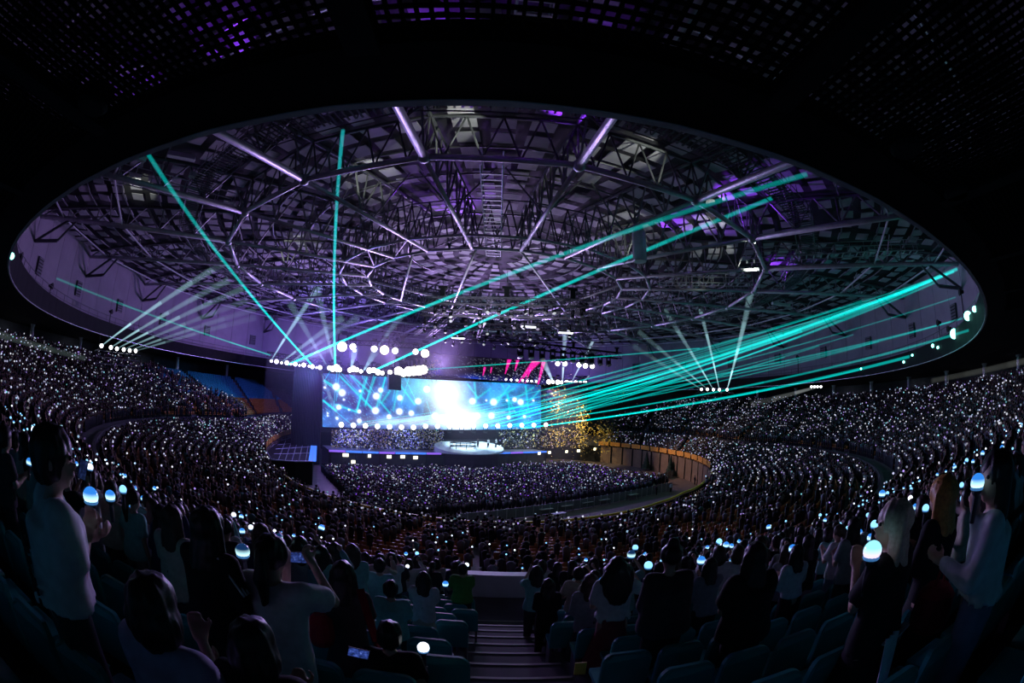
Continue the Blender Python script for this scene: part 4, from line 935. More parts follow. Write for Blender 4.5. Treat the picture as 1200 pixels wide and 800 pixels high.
def raw_mesh(name, V, base_f, n, k, mats, label, cat, kind='stuff', cols=None):
    ls = np.array([len(f) for f in base_f]); fl_ = np.concatenate([np.array(f) for f in base_f])
    loops = (fl_[None, :] + (np.arange(n) * k)[:, None]).ravel(); tot = np.tile(ls, n); start = np.concatenate([[0], np.cumsum(tot)[:-1]])
    me = bpy.data.meshes.new(name); me.vertices.add(len(V)); me.vertices.foreach_set('co', V.astype(np.float32).ravel())
    me.loops.add(len(loops)); me.loops.foreach_set('vertex_index', loops.astype(np.int32)); me.polygons.add(len(tot)); me.polygons.foreach_set('loop_start', start.astype(np.int32))
    me.materials.append(mats)
    if cols is not None:
        ca = me.color_attributes.new('col', 'FLOAT_COLOR', 'POINT'); ca.data.foreach_set('color', np.asarray(cols, np.float32).ravel())
    me.update(calc_edges=True); me.validate()
    return tag(link(name, me), label, cat, kind=kind)
sm = MB().box((0, -.02, .62), (.44, .05, .42)).box((0, .16, .43), (.43, .36, .06))
for col, m, lb in (('teal', TEALP, 'field of teal seats over the upper terrace'), ('orange', ORANGEP, 'field of orange seats over the lower rows'), ('blue', BLUEP, 'empty blocks of blue seats at the far left of the upper terrace')):
    inst_mesh(col + '_seating', sm.v, sm.f, [(*p, th, 1) for p, th in rest[col]], m, lb, 'seats')

# ------------------------------------------------------------------ light sticks
GLB = MB(); GLB.ball((0, 0, .158), .046, 14, 10)
HND = MB(); HND.lathe((0, 0, 0), [(.016, -.05), (.019, 0), (.019, .09), (.032, .105), (.036, .125)], 10)
RNG_ = MB(); RNG_.lathe((0, 0, .12), [(.038, 0), (.044, .008), (.038, .018)], 12)
STK = {}
def stick_mats(c, s):
    k = 'stick_%d_%d_%d_%d' % tuple(int(v * 100) for v in (*c, s)); return mat(k, (.3, .35, .4), .2, emit=c, strength=s, sample=False)
def glow(c0, c1, s):
    """globe lit from below inside: the colour runs up the globe"""
    k = 'globe_%d_%d_%d' % (int(c0[0] * 99), int(c1[2] * 99), int(s * 10))
    if k in MATS: return MATS[k]
    m = bpy.data.materials.new(k); m.use_nodes = True; nt = m.node_tree; b = nt.nodes['Principled BSDF']; b.inputs['Base Color'].default_value = (.05, .08, .12, 1); b.inputs['Roughness'].default_value = .15
    tc = nt.nodes.new('ShaderNodeTexCoord'); sx = nt.nodes.new('ShaderNodeSeparateXYZ'); r = nt.nodes.new('ShaderNodeValToRGB')
    r.color_ramp.elements[0].position = .35; r.color_ramp.elements[0].color = (*c0, 1); r.color_ramp.elements[1].position = .72; r.color_ramp.elements[1].color = (*c1, 1)
    nt.links.new(tc.outputs['Generated'], sx.inputs[0]); nt.links.new(sx.outputs['Z'], r.inputs['Fac']); nt.links.new(r.outputs['Color'], b.inputs['Emission Color']); b.inputs['Emission Strength'].default_value = s
    m.cycles.emission_sampling = 'NONE'; MATS[k] = m; return m
STICKHANDLE = mat('stick_handle', (.05, .05, .06), .4)
def stick_kind(kind):
    if kind not in STK:
        g = {'cyan': glow((.55, .95, 1.0), (.02, .16, .55), 1.6), 'white': stick_mats((.80, .88, 1.0), 2.0), 'blue': stick_mats((.25, .62, 1.0), 1.6), 'lilac': glow((.85, .70, 1.0), (.30, .80, .95), 1.3), 'ring': glow((.55, .95, 1.0), (.004, .02, .07), 1.5)}[kind]
        STK[kind] = (GLB.mesh('globe', g, True), HND.mesh('handle', STICKHANDLE), RNG_.mesh('collar', mat('stick_collar', (.1, .1, .12), .3, emit=(.1, .4, 1), strength=.35, sample=False)))
    return STK[kind]
def light_stick(p, kind, label, group=None, scale=1.0, rot=(0, 0, 0), parts=True):
    g, h, c = stick_kind(kind); t = bpy.data.objects.new('light_stick', None); COL.objects.link(t); t.location = Vector(p); t.rotation_euler = rot; t.scale = (scale,) * 3
    tag(t, label, 'light stick', group); link('globe', g, t); link('handle', h, t)
    if parts: link('collar', c, t)
    return t

# ------------------------------------------------------------------ foreground people
def tread(R):
    """height of the upper terrace step under radius R near the camera"""
    i = int((R - r_up(0, 0)) / (r_up(0, 1) - r_up(0, 0))); return z_up(max(0, min(22, i)))
PLACED = []
def person(label, hx, hy, dist, hands=None, pose='hold', seated=False, hair=('long', 'black'), top=('white', 'short', 1.0), bottom=('trousers', 'charcoal'), turn=0.0, face=0.0, puff=1.0, hem=.80, voxel=.012):
    """(hx, hy) = middle of the head in the photograph, dist = metres from the camera; hands = [(px, py, dist) or None] * 2 (right, left)"""
    H = at_dist(hx, hy, dist); R = math.hypot(H[0], H[1]); z0 = tread(R); hh = 1.495 - (.42 if seated else 0); s = (H[2] - z0) / hh
    s = max(.86, min(1.16, s)); yaw = math.atan2(S0[1] + 10 - H[1], S0[0] + 8 - H[0]) - PI / 2 + face
    base = np.array([H[0], H[1], H[2] - hh * s]); base[2] = max(base[2], z0 - .02)
    if base[2] > z0 + .02: base[2] = z0
    c, sn = math.cos(-yaw), math.sin(-yaw)
    hl = None
    if hands:
        hl = []
        for k, h in enumerate(hands):
            if h is None: hl.append(np.array(POSES[pose][k]) + [0, 0, -.42 if seated else 0])
            else:
                w_ = (at_dist(*h) - base) / s; hl.append(np.array([w_[0] * c - w_[1] * sn, w_[0] * sn + w_[1] * c, w_[2]]))
    J = skeleton(pose, seated, hl, turn)
    kv = 1.0 if dist < 3.3 else 1.45
    o = link('person', make_body(J, voxel * kv)); o.data.materials.append(SKIN); o.location = Vector(base); o.rotation_euler = (0, 0, yaw); o.scale = (s, s, s); tag(o, label, 'person')
    t = link('top', make_top(J, .02 * kv, top[1], top[2], hem), o); t.data.materials.append(CL[top[0]])
    b = link('trousers' if bottom[0] == 'trousers' else 'skirt', make_bottom(J, .024 * kv, bottom[0]), o); b.data.materials.append(CL[bottom[1]])
    h = link('hair', make_hair(J, .0135 * kv, hair[0], puff), o); h.data.materials.append(HAIRC[hair[1]])
    f = np.array([-math.sin(turn), math.cos(turn), 0]); sd = np.array([f[1], -f[0], 0])
    for q in (-1, 1): MB().ball(J['head'] + f * .087 + sd * .032 * q + [0, 0, .02], .011, 8, 6).build('eye', BLACK, o, True)
    PLACED.append(base)
    W = lambda v: base + s * np.array([v[0] * math.cos(yaw) - v[1] * math.sin(yaw), v[0] * math.sin(yaw) + v[1] * math.cos(yaw), v[2]])
    return o, J, W
def stick_at(px, py, d, kind, label, scale=1.0):
    p = at_dist(px, py, d) - np.array([0, 0, .17 * scale]); return light_stick(p, kind, label, None, scale)
def phone(px, py, d, w_, label, face_to_cam=True, bright=.5, tilt=0.0):
    p = at_dist(px, py, d); n = EYE - p; n[2] *= .3; n /= np.linalg.norm(n); x = np.cross((0, 0, 1), n); x /= np.linalg.norm(x); x = x * math.cos(tilt) + np.array([0, 0, 1]) * math.sin(tilt); z = np.cross(n, x)
    t = thing('phone', label, 'phone', tuple(p)); MB().box(p, (w_, w_ * .5, .009), (x, z, n)).build('case', BLACK, t)
    m = bpy.data.materials.get('phone_screen_%.1f' % bright)
    if m is None:
        m = bpy.data.materials.new('phone_screen_%.1f' % bright); m.use_nodes = True; nt = m.node_tree; b = nt.nodes['Principled BSDF']; b.inputs['Base Color'].default_value = (.01, .01, .01, 1)
        tc = nt.nodes.new('ShaderNodeTexCoord'); no = nt.nodes.new('ShaderNodeTexNoise'); no.inputs['Scale'].default_value = 60; r = nt.nodes.new('ShaderNodeValToRGB')
        r.color_ramp.elements[0].position = .35; r.color_ramp.elements[0].color = (.01, .02, .08, 1); r.color_ramp.elements[1].position = .75; r.color_ramp.elements[1].color = (.22, .35, 1, 1); e = r.color_ramp.elements.new(.58); e.color = (.04, .08, .4, 1)
        nt.links.new(tc.outputs['Object'], no.inputs['Vector']); nt.links.new(no.outputs['Fac'], r.inputs['Fac']); nt.links.new(r.outputs['Color'], b.inputs['Emission Color']); b.inputs['Emission Strength'].default_value = bright; m.cycles.emission_sampling = 'NONE'
    MB().box(p + n * .0055, (w_ * .94, w_ * .44, .003), (x, z, n)).build('screen', m, t); return t
# left
o, J, W = person('person in a loose white T-shirt standing at the left edge, holding a glowing stick', 50, 522, 2.35, [(103, 622, 2.55), (110, 628, 2.6)], hair=('short', 'black'), top=('white', 'short', 1.22), bottom=('trousers', 'charcoal'), turn=-.5, face=-.35, hem=.93, puff=1.08)
pr = MB()
for k in range(4):
    for i in range(7):
        if (i * 5 + k * 3) % 4: pr.box(np.array([-.055 + k * .042, -.158 + abs(k - 1.5) * .006, 1.20 - i * .045]), (.022, .012, .026))
pr.build('shirt_print', CL['charcoal'], o)['kind'] = 'stuff'
stick_at(106, 578, 2.6, 'cyan', 'large glowing light stick held by the person in white at the left edge', 1.05)
phone(97, 550, 2.7, .11, 'small dark blue phone held up beside the large stick at the left', bright=.12, tilt=1.3)
person('person in a pale lilac top with a black bob, low in the left corner', 172, 716, 2.05, [(236, 748, 2.3), None], seated=True, hair=('bob', 'black'), top=('lilac', 'short', 1.12), bottom=('trousers', 'black'), puff=1.12)
person('person with long dark hair and a cream top standing behind the black bob', 198, 610, 4.6, hair=('long', 'brown'), top=('cream', 'short', 1.0), bottom=('skirt', 'charcoal'))
o, J, W = person('person in a black jacket with three white shoulder stripes and long black hair, left', 238, 622, 3.0, [(283, 681, 3.25), None], hair=('long', 'black'), top=('black', 'long', 1.1), bottom=('trousers', 'black'), puff=1.15)
for k in (-1, 0, 1):
    st = MB(); a, e = J['shr'] + [.01, 0, .0], J['elr']; d = (e - a) / np.linalg.norm(e - a); x = np.cross(d, (0, 1, 0)); x /= np.linalg.norm(x)
    st.bar(a - [.06, .03, -.055] + np.array([0, -.028 * k, .0]), a + d * .2 + np.array([.055, -.028 * k - .02, .035]), .009, .012); st.build('stripe', CL['white'], o)
stick_at(284, 643, 3.25, 'ring', 'clear globe light stick with a bright lower crescent beside the striped black jacket', 1.15)
person('person in a loose white shirt with a ponytail, holding a phone up sideways', 314, 655, 2.95, [(366, 660, 3.15), (336, 662, 3.15)], pose='phone', hair=('tail', 'black'), top=('white', 'short', 1.15), bottom=('skirt', 'grey'), hem=.70, puff=1.05)
phone(349, 653, 3.2, .16, 'phone held sideways by the person with the ponytail')
person('person with a dark rounded head of hair filling the bottom left foreground', 292, 762, 2.0, seated=True, hair=('bob', 'black'), top=('black', 'long', 1.1), bottom=('trousers', 'black'), puff=1.05)
person('person in a charcoal dress with long black hair and a red bag, left of centre', 400, 676, 3.9, hair=('long', 'black'), top=('charcoal', 'short', 1.05), bottom=('skirt', 'charcoal'))
p = at_dist(376, 735, 3.8); t = thing('bag', 'dark red bag hanging at the left of the charcoal dress', 'bag', tuple(p)); MB().lathe(p - [0, 0, .15], [(.09, 0), (.11, .06), (.10, .22), (.05, .28)], 12).build('pouch', CL['red'], t); MB().path([p + [-.04, 0, .12], p + [-.03, 0, .2], p + [.03, 0, .2], p + [.04, 0, .12]], .01, 5).build('strap', CL['red'], t)
a, b = at_dist(422, 690, 3.75), at_dist(441, 752, 3.7); tag(MB().bar(a, b, .06, .025).bar(b, b + [.02, 0, -.09], .085, .02).build('scarf', CL['red']), 'dark red scarf hanging down at the right of the charcoal dress', 'scarf')
person('person in a mint T-shirt standing fifth row ahead, left of the aisle', 444, 664, 7.4, hair=('short', 'black'), top=('mint', 'short', 1.08))
person('person with cropped black hair in a dark mint top, sitting left of the aisle', 457, 692, 5.0, [None, None], seated=False, hair=('short', 'black'), top=('mint', 'short', 1.2))
person('person in a white dress with long dark hair left of the aisle', 496, 680, 6.0, pose='clap', hair=('long', 'black'), top=('white', 'short', 1.0), bottom=('dress', 'cream'))
person('person with a dark head low beside the white glowing stick, left of the aisle', 455, 748, 3.4, [(493, 789, 3.6), None], seated=True, hair=('short', 'black'), top=('black', 'short', 1.1), puff=1.06)
stick_at(496, 757, 3.55, 'white', 'bright white light stick held low left of the central aisle', 1.0)
phone(420, 765, 3.0, .135, 'phone with a blue violet screen held low at bottom left of centre', bright=.8, tilt=-.25)
person('person in a green shirt at the top left corner of the aisle stairs', 542, 668, 9.0, [(546, 674, 9.3), None], pose='raise', hair=('short', 'black'), top=('green', 'short', 1.12))
stick_at(547, 661, 9.3, 'white', 'small white light stick held by the person in the green shirt', 1.0)
stick_at(522, 683, 7.0, 'cyan', 'small cyan light stick beside the white dress, left of the aisle', 1.0)
# right
person('person in a mint top at the front right of the aisle stairs', 629, 672, 8.6, pose='phone', hair=('long', 'black'), top=('mint', 'short', 1.05))
person('person in black behind the mint top at the right of the aisle', 643, 687, 7.2, hair=('long', 'black'), top=('black', 'long', 1.0), bottom=('trousers', 'black'))
person('person in a pale grey top with long dark hair, right of the aisle', 693, 684, 6.2, hair=('long', 'brown'), top=('grey', 'long', 1.0), bottom=('skirt', 'charcoal'))
person('person with big curly dark hair, white top and plaid pinafore, right of the aisle', 725, 663, 5.4, [(741, 670, 5.75), None], hair=('curly', 'black'), top=('white', 'short', 1.05), bottom=('skirt', 'plaid'), hem=.98)
stick_at(740, 648, 5.75, 'ring', 'cyan light stick beside the big curly hair', 1.15)
person('tall person in a bulky dark jacket with a high bun, right of centre', 789, 655, 4.3, hair=('bun', 'black'), top=('charcoal', 'long', 1.32), bottom=('trousers', 'black'))
stick_at(760, 661, 5.0, 'blue', 'blue light stick left of the bulky dark jacket', 1.0)
person('person in a dark grey top with long hair, right of the bulky jacket', 834, 665, 5.8, [(822, 675, 6.15), None], hair=('long', 'black'), top=('grey', 'long', 1.0), bottom=('trousers', 'black'))
stick_at(822, 655, 6.15, 'cyan', 'bright cyan light stick in front of the dark grey top', 1.25)
o, J, W = person('person in an oversized black T-shirt with faint lettering across the back, right', 888, 655, 4.2, hair=('long', 'black'), top=('black', 'short', 1.3), bottom=('trousers', 'black'))
person('person in a white sweater beside a small blue stick, right', 936, 650, 5.6, [(929, 662, 5.9), None], hair=('long', 'black'), top=('white', 'long', 1.0), bottom=('trousers', 'black'), hem=.9)
stick_at(929, 641, 5.9, 'cyan', 'small blue white light stick held by the person in the white sweater', 1.1)
o, J, W = person('person with ash blonde hair and a black top over a white-trimmed skirt, right foreground', 1058, 602, 3.0, [(1024, 690, 3.0), (1003, 662, 3.2)], hair=('long', 'blonde'), top=('black', 'short', 1.15), bottom=('skirt', 'black'), turn=.75, face=.25, puff=1.10)
for k in range(3): MB().bar((-.16 + k * .05, -.16, .95), (-.27 + k * .03, -.30, .45 - k * .06), .035, .012).build('white_ribbon', CL['white'], o)
MB().bar((-.15, -.15, .90), (.12, -.16, .92), .05, .012).build('white_ribbon', CL['white'], o)
stick_at(1023, 642, 2.85, 'lilac', 'large lilac light stick held by the person with ash blonde hair', 1.35)
person('person with wavy ginger hair standing behind the ash blonde one, right', 1112, 572, 3.9, hair=('long', 'ginger'), top=('black', 'long', 1.1), bottom=('skirt', 'black'), puff=1.18)
o, J, W = person('person in a loose white shirt and jeans with long black hair, at the right edge', 1178, 541, 2.9, [(1143, 600, 2.85), None], hair=('long', 'black'), top=('white', 'long', 1.08), bottom=('trousers', 'denim'), turn=.75, face=.45, hem=.95, puff=1.06)
stick_at(1146, 562, 2.75, 'cyan', 'blue white light stick held up by the person in white at the right edge', 1.05)
bp_ = at_dist(1094, 708, 3.2); t = thing('bag', 'dark red bag hanging between the two right foreground people', 'bag', tuple(bp_)); MB().lathe(bp_ - [0, 0, .16], [(.13, 0), (.15, .05), (.14, .24), (.08, .3)], 12).build('pouch', CL['red'], t); MB().path([bp_ + [-.06, 0, .13], bp_ + [-.03, 0, .24], bp_ + [.03, 0, .24], bp_ + [.06, 0, .13]], .012, 5).build('strap', CL['red'], t)
for px, py, d, k, s, lb in ((129, 579, 4.2, 'cyan', 1.1, 'cyan light stick just right of the large one at the left edge'), (144, 572, 5.2, 'blue', 1.0, 'small blue light stick third from the left edge'), (327, 628, 6.5, 'ring', 1.2, 'round clear light stick above the sideways phone'), (1034, 577, 6.0, 'cyan', 1.0, 'cyan light stick above and left of the ash blonde hair'), (1025, 613, 5.0, 'blue', 1.0, 'blue light stick in front of the ash blonde hair'), (1163, 531, 4.4, 'blue', .9, 'blue light stick above the one at the right edge'), (851, 637, 7.5, 'cyan', 1.1, 'cyan light stick right of the dark grey top'), (1085, 594, 5.0, 'blue', .9, 'blue light stick between the ash blonde and ginger hair'), (362, 648, 6.0, 'cyan', 1.0, 'cyan light stick right of the sideways phone')):
    stick_at(px, py, d, k, lb, s)
# handrail with yellow tag at the foot of the right seat block
yp = at_dist(680, 783, 5.0); tag(MB().box(yp, (.12, .02, .16)).build('seat_tag', mat('yellow_tag', (.65, .5, .08), .5)), 'yellow tag on the end seat right of the aisle stairs', 'tag')
# aisle stairs: half steps between the terrace rows
st = thing('aisle_stairs', 'grey stairs of the central aisle running down to the parapet', 'stairs', (AX0, -49, 9.2))
for i in range(1, 14):
    R0 = r_up(0, i); MB().box((AX0, -(R0 + .20), z_up(i) - .285 + .07 + .07), (1.36, .40, .145)).build('step', CONC, st)
    MB().box((AX0, -(R0 + .012), z_up(i) + .003), (1.3, .05, .012)).build('nosing', mat('pale_nosing', (.32, .30, .26), .6), st)

# ------------------------------------------------------------------ the crowd
spots = []                                                     # x, y, z, yaw, block
def clear_of_placed(p, r=.55): return all(math.hypot(p[0] - q[0], p[1] - q[1]) > r for q in PLACED)
def yaw_to_stage(p): return math.atan2(S0[1] + 8 - p[1], S0[0] + 6 - p[0]) - PI / 2
def zone_ok(p):
    d = np.linalg.norm(p[:2] - EYE[:2])
    if d < 5.2: return False
    if abs(p[0] - AX0) < 1.0 and p[1] < -40: return False
    if abs(p[0] - AX0 + .8) < 1.4 and p[1] < -45.5: return False
    return True
for i in range(23):
    for th in np.arange(-1.98, 2.64, .50 / r_up(0, i)):
        R = r_up(th, i) + .18
        if abs(th) > .09 and aisle_gap(th, R): continue
        if RNG.random() < (.06 if th > -1.5 else .3): continue
        if th < -1.74 - .014 * (22 - i) and i > 3 or R > 69: continue
        p = pol(R, th + RNG.normal() * .0012, z_up(i))
        if zone_ok(p) and clear_of_placed(p): spots.append((*p, 'upper', i))
for i in range(20):
    for th in np.arange(-2.36, 2.64, .52 / max(24, r_lo(0, i))):
        R = r_lo(th, i) + .15
        if aisle_gap(th * .8 + .104, R * 1.2): continue
        if i < 3 and .25 < th < 1.35: continue
        if i < 4 and abs(th) < 1.0 and RNG.random() < .6: continue
        near = abs(th) < .75
        if RNG.random() < (.55 if near and 6 < i else .12): continue
        p = pol(R, th, z_lo(i)); spots.append((*p, 'lower', i))
wp_c = np.mean(np.array(wp), axis=0)
for th in np.arange(-2.3, 2.4, .014):
    if abs(th) < .5 or RNG.random() < .2: continue
    for dr in (.35, 1.0): spots.append((*pol(r_mid(th) + dr, th, 6.0), 'lower', 20))
for s in np.arange(-24, 27, .52):
    if abs(s - 2) < .5 or abs(s + 10) < .4 or abs(s - 14) < .4: continue
    for n in np.arange(2.0, 31, .72):
        p = stg(s + RNG.normal() * .06, -n - RNG.normal() * .06, 0); th = math.atan2(p[0], -p[1])
        if math.hypot(p[0], p[1]) > r_in(th) - 3.0: continue
        if (wp_c[0] - p[0]) ** 2 + (wp_c[1] - p[1]) ** 2 < 30: continue
        if p[0] > 20 + (p[1] - 2) * .5 and p[1] < 18: continue
        if math.hypot(s - sc0, n + 1.4 - 1.4) < 6: continue
        if RNG.random() < .1: continue
        spots.append((*p, 'floor', 0))
for _ in range(150):
    t = RNG.uniform(-.5, 1.0); p = pol(r_in(t) - RNG.uniform(.8, 4.5), t, 0); spots.append((*p, 'pit', 0))
S = np.array([q[:3] for q in spots]); blk = [q[3] for q in spots]; row_ = [q[4] for q in spots]
CN, CT = {}, {}
for k in np.argsort(np.abs(S[:, 0] - AX0)):
    q = (blk[k], row_[k], S[k][0] > AX0); CT[q] = CT.get(q, 0) + 1; CN[k] = CT[q]
D = np.linalg.norm(S + [0, 0, 1.3] - EYE, axis=1); order = np.argsort(D)
vis = [k for k in order if in_frame(S[k] + [0, 0, 1.4], 5)]
vis_set = vis[:300]; far = vis[300:]
# ready-made figures in five poses, sharing their meshes
LIB = {}
for pz in ('hold', 'raise', 'phone', 'down', 'clap'):
    J = skeleton(pz); b = make_body(J, .026, False); b.materials.append(SKIN)
    LIB[pz] = (J, b, make_top(J, .03, 'short', 1.08), make_top(J, .03, 'long', 1.12), make_bottom(J, .035, 'trousers'), make_bottom(J, .035, 'skirt'))
HL = {k: make_hair(skeleton('hold'), .022, k) for k in ('long', 'short', 'bob', 'tail')}
CACHE = {}
def dressed(me, m):
    return (me, m)
def link_dressed(name, pair, o):
    me, m = pair
    if not me.materials: me.materials.append(m)
    c = link(name, me, o); c.material_slots[0].link = 'OBJECT'; c.material_slots[0].material = m; return c
TOPS = [('white', .22), ('grey', .12), ('black', .28), ('charcoal', .14), ('cream', .07), ('mint', .09), ('navy', .08)]
def place_words(p):
    x, y = pix(p + np.array([0, 0, 1.3]))
    side = 'far left' if x < 200 else 'left' if x < 420 else 'left of the aisle' if x < 590 else 'right of the aisle' if x < 760 else 'right' if x < 980 else 'far right'
    return side
HAND = {'hold': (.07, .34, 1.14), 'raise': (.20, .30, 1.56), 'phone': (.08, .40, 1.46), 'down': None, 'clap': (.03, .34, 1.22)}
hands_far = []
for k in vis_set:
    p = S[k]; u = RNG.random(); pz = 'hold' if u < .36 else 'raise' if u < .58 else 'phone' if u < .70 else 'clap' if u < .86 else 'down'
    J, b, ts, tl, tr_, sk = LIB[pz]; tn = RNG.choice([a for a, _ in TOPS], p=[b_ for _, b_ in TOPS]); hs = RNG.choice(['long', 'long', 'short', 'bob', 'tail']); slv = RNG.random() < .6; leg = RNG.random() < .7
    yaw = yaw_to_stage(p) + RNG.normal() * .2; s = RNG.uniform(.93, 1.08)
    o = link('person', b); o.location = Vector(p); o.rotation_euler = (0, 0, yaw); o.scale = (s, s, s)
    wd = {'hold': 'both hands at the chest', 'raise': 'one arm raised', 'phone': 'both hands up at the face', 'clap': 'hands together', 'down': 'arms down'}[pz]
    hw = {'long': 'long black hair', 'short': 'short dark hair', 'bob': 'a black bob', 'tail': 'a dark ponytail'}[hs]
    who = '%s in %s row from %s, %s side' % (nth(CN[k]), nth(row_[k] + 1), {'upper': 'parapet', 'lower': 'rail'}.get(blk[k], 'barrier'), 'right' if p[0] > AX0 else 'left'); tag(o, 'person in %s top with %s, %s' % (tn, {'long': 'long hair', 'short': 'short hair', 'bob': 'a bob', 'tail': 'a ponytail'}[hs], who), 'person', 'upper terrace spectators')
    link_dressed('top', dressed(ts if slv else tl, CL[tn]), o); link_dressed('trousers' if leg else 'skirt', dressed(tr_ if leg else sk, CL[('charcoal', 'black', 'denim', 'grey')[int(RNG.integers(4))]]), o)
    link_dressed('hair', dressed(HL[hs], HAIRC['black' if RNG.random() < .75 else 'brown']), o)
    h = HAND[pz]
    if h and RNG.random() < .55:
        c, sn = math.cos(yaw), math.sin(yaw); hands_far.append((p + s * np.array([h[0] * c - h[1] * sn, h[0] * sn + h[1] * c, h[2]]), who))
nst = 0
for p, who in hands_far:
    kd = ('blue', 'cyan', 'cyan', 'white')[int(RNG.integers(4))]; w_ = place_words(p - np.array([0, 0, 1.3])); nm = {'blue': 'blue', 'cyan': 'cyan', 'white': 'white'}[kd]
    light_stick(p - np.array([0, 0, .02]), kd, '%s light stick held by spectator %s' % (nm, who), 'upper terrace light sticks', 1.0, (RNG.normal() * .2, RNG.normal() * .2, 0)); nst += 1
# the rest of the crowd: one mesh of small figures, coloured per figure
fig = MB(); fig.lathe((0, 0, 0), [(.13, .05), (.15, .88), (.20, 1.28), (.07, 1.38)], 6); nb_ = len(fig.v)
fig.ball((0, .01, 1.50), .118, 6, 4); nh = len(fig.v)
fig.tube((.19, .02, 1.28), (.22, .22, 1.12), .055, .05, 3); fig.tube((.22, .22, 1.12), (.13, .34, 1.42), .05, .04, 3); na = len(fig.v)
FV = np.array(fig.v); nf = len(far); fs_ = S[far]; ys = np.array([yaw_to_stage(p) for p in fs_]) + RNG.normal(size=nf) * .25; sc_ = RNG.uniform(.9, 1.08, nf)
pal = np.array([(.24, .24, .27), (.13, .13, .15), (.02, .02, .022), (.05, .05, .055), (.2, .18, .16), (.08, .22, .21), (.03, .04, .09), (.20, .12, .10)]); pk = RNG.choice(len(pal), nf, p=[.24, .13, .27, .16, .06, .04, .07, .03])
cols = np.ones((nf, len(FV), 4)); cols[:, :nb_, :3] = pal[pk][:, None]; lowz = FV[:nb_, 2] < .9; cols[:, :nb_][:, lowz, :3] = np.array([.035, .035, .045])
hairdark = np.array([.015, .012, .012]); cols[:, nb_:nh, :3] = hairdark; face_ = (FV[nb_:nh, 1] > .04); cols[:, nb_:nh][:, face_, :3] = np.array([.2, .13, .10]); cols[:, nh:na, :3] = np.array([.2, .13, .1])
items = np.concatenate([fs_, ys[:, None], sc_[:, None]], 1)
inst_mesh('crowd', FV, fig.f, items, attr_mat('crowd_cloth', .85), 'thousands of small distant spectators filling the terraces and the floor', 'crowd', 'stuff', cols.reshape(-1, 4))
# their light sticks
sk_ = RNG.random(nf) < .36; hand = np.stack([.13 * np.ones(nf), .36 * np.ones(nf), RNG.uniform(1.42, 1.72, nf)], 1) * sc_[:, None]; c, sn = np.cos(ys), np.sin(ys)
HP = fs_ + np.stack([hand[:, 0] * c - hand[:, 1] * sn, hand[:, 0] * sn + hand[:, 1] * c, hand[:, 2]], 1); HP = HP[sk_]; dd = np.linalg.norm(HP - EYE, axis=1)
oo = np.argsort(dd); HP, dd = HP[oo], dd[oo]
extra = max(0, 300 - nst)
for k, p in enumerate(HP[:extra]):
    w_ = place_words(p - np.array([0, 0, 1.3])); kd = ('cyan', 'blue', 'white')[k % 3]; light_stick(p - np.array([0, 0, .15]), kd, 'tiny ' + ('blue' if kd == 'blue' else 'pale') + ' light stick, %s nearest beyond the close rows, %s' % (nth(k + 1), w_), 'tiny light sticks', .8, parts=False)
HP, dd = HP[extra:], dd[extra:]
def ico():
    t = (1 + 5 ** .5) / 2; v = np.array([(-1, t, 0), (1, t, 0), (-1, -t, 0), (1, -t, 0), (0, -1, t), (0, 1, t), (0, -1, -t), (0, 1, -t), (t, 0, -1), (t, 0, 1), (-t, 0, -1), (-t, 0, 1)], float); v /= np.linalg.norm(v[0])
    return v, [(0, 11, 5), (0, 5, 1), (0, 1, 7), (0, 7, 10), (0, 10, 11), (1, 5, 9), (5, 11, 4), (11, 10, 2), (10, 7, 6), (7, 1, 8), (3, 9, 4), (3, 4, 2), (3, 2, 6), (3, 6, 8), (3, 8, 9), (4, 9, 5), (2, 4, 11), (6, 2, 10), (8, 6, 7), (9, 8, 1)]
iv, ifc = ico(); n = len(HP); rad = RNG.uniform(.05, .08, n) * (1 + np.clip((dd - 30) / 90, 0, .45)); bright = RNG.choice([.14, .35, .7, 1.05], n, p=[.24, .3, .28, .18])
base_c = np.array([(.66, .68, 1.0), (.84, .86, 1.0), (.45, .7, 1.0), (.50, .34, 1.0), (.3, .85, .95)])[RNG.choice(5, n, p=[.42, .24, .14, .16, .04])]
onfl = (HP[:, 2] < 2.4) & (HP[:, 1] > -8); pick = onfl & (RNG.random(n) < .22); base_c[pick] = (.30, .08, 1.0)
lc = np.ones((n, 12, 4)); lc[:, :, :3] = (base_c * bright[:, None])[:, None]
inst_mesh('light_stick_field', iv, ifc, np.concatenate([HP, np.zeros((n, 1)), rad[:, None]], 1), attr_mat('stick_glow', .3, 1.0, False), 'thousands of tiny white and lavender light sticks over the distant crowd', 'light sticks', 'stuff', lc.reshape(-1, 4))
# barrier fence across the floor
fn = thing('barrier_fence', 'long grey crowd barrier across the arena floor behind the floor crowd', 'barrier', (5, 0, 0))
A, B_ = at_z(480, 597, 1.35), at_z(752, 566, 1.35); A[2] = B_[2] = 0; L = np.linalg.norm(B_ - A); nP = int(L / 1.25); d = (B_ - A) / L
FM = mat('barrier_metal', (.22, .25, .26), .5, .3, noise=.1, scale=3)
pane = MB().box((0, 0, .66), (1.16, .04, 1.25)).mesh('panel', FM); post = MB().box((0, 0, .68), (.07, .09, 1.36)).box((0, .25, .04), (.07, .6, .06)).mesh('post', WHITEP)
for i in range(nP):
    for nm, me, u in (('panel', pane, .5), ('post', post, 0)):
        o = link(nm, me, fn); o.matrix_world = Matrix.Translation(Vector(A + d * (i + u) * L / nP)) @ Matrix.Rotation(math.atan2(d[1], d[0]), 4, 'Z')
A, B_ = at_z(742, 563, 1.2), at_z(792, 550, 1.2); A[2] = B_[2] = 0
f2 = thing('barrier_fence', 'short dark barrier at the right side of the arena floor', 'barrier', tuple(A)); 
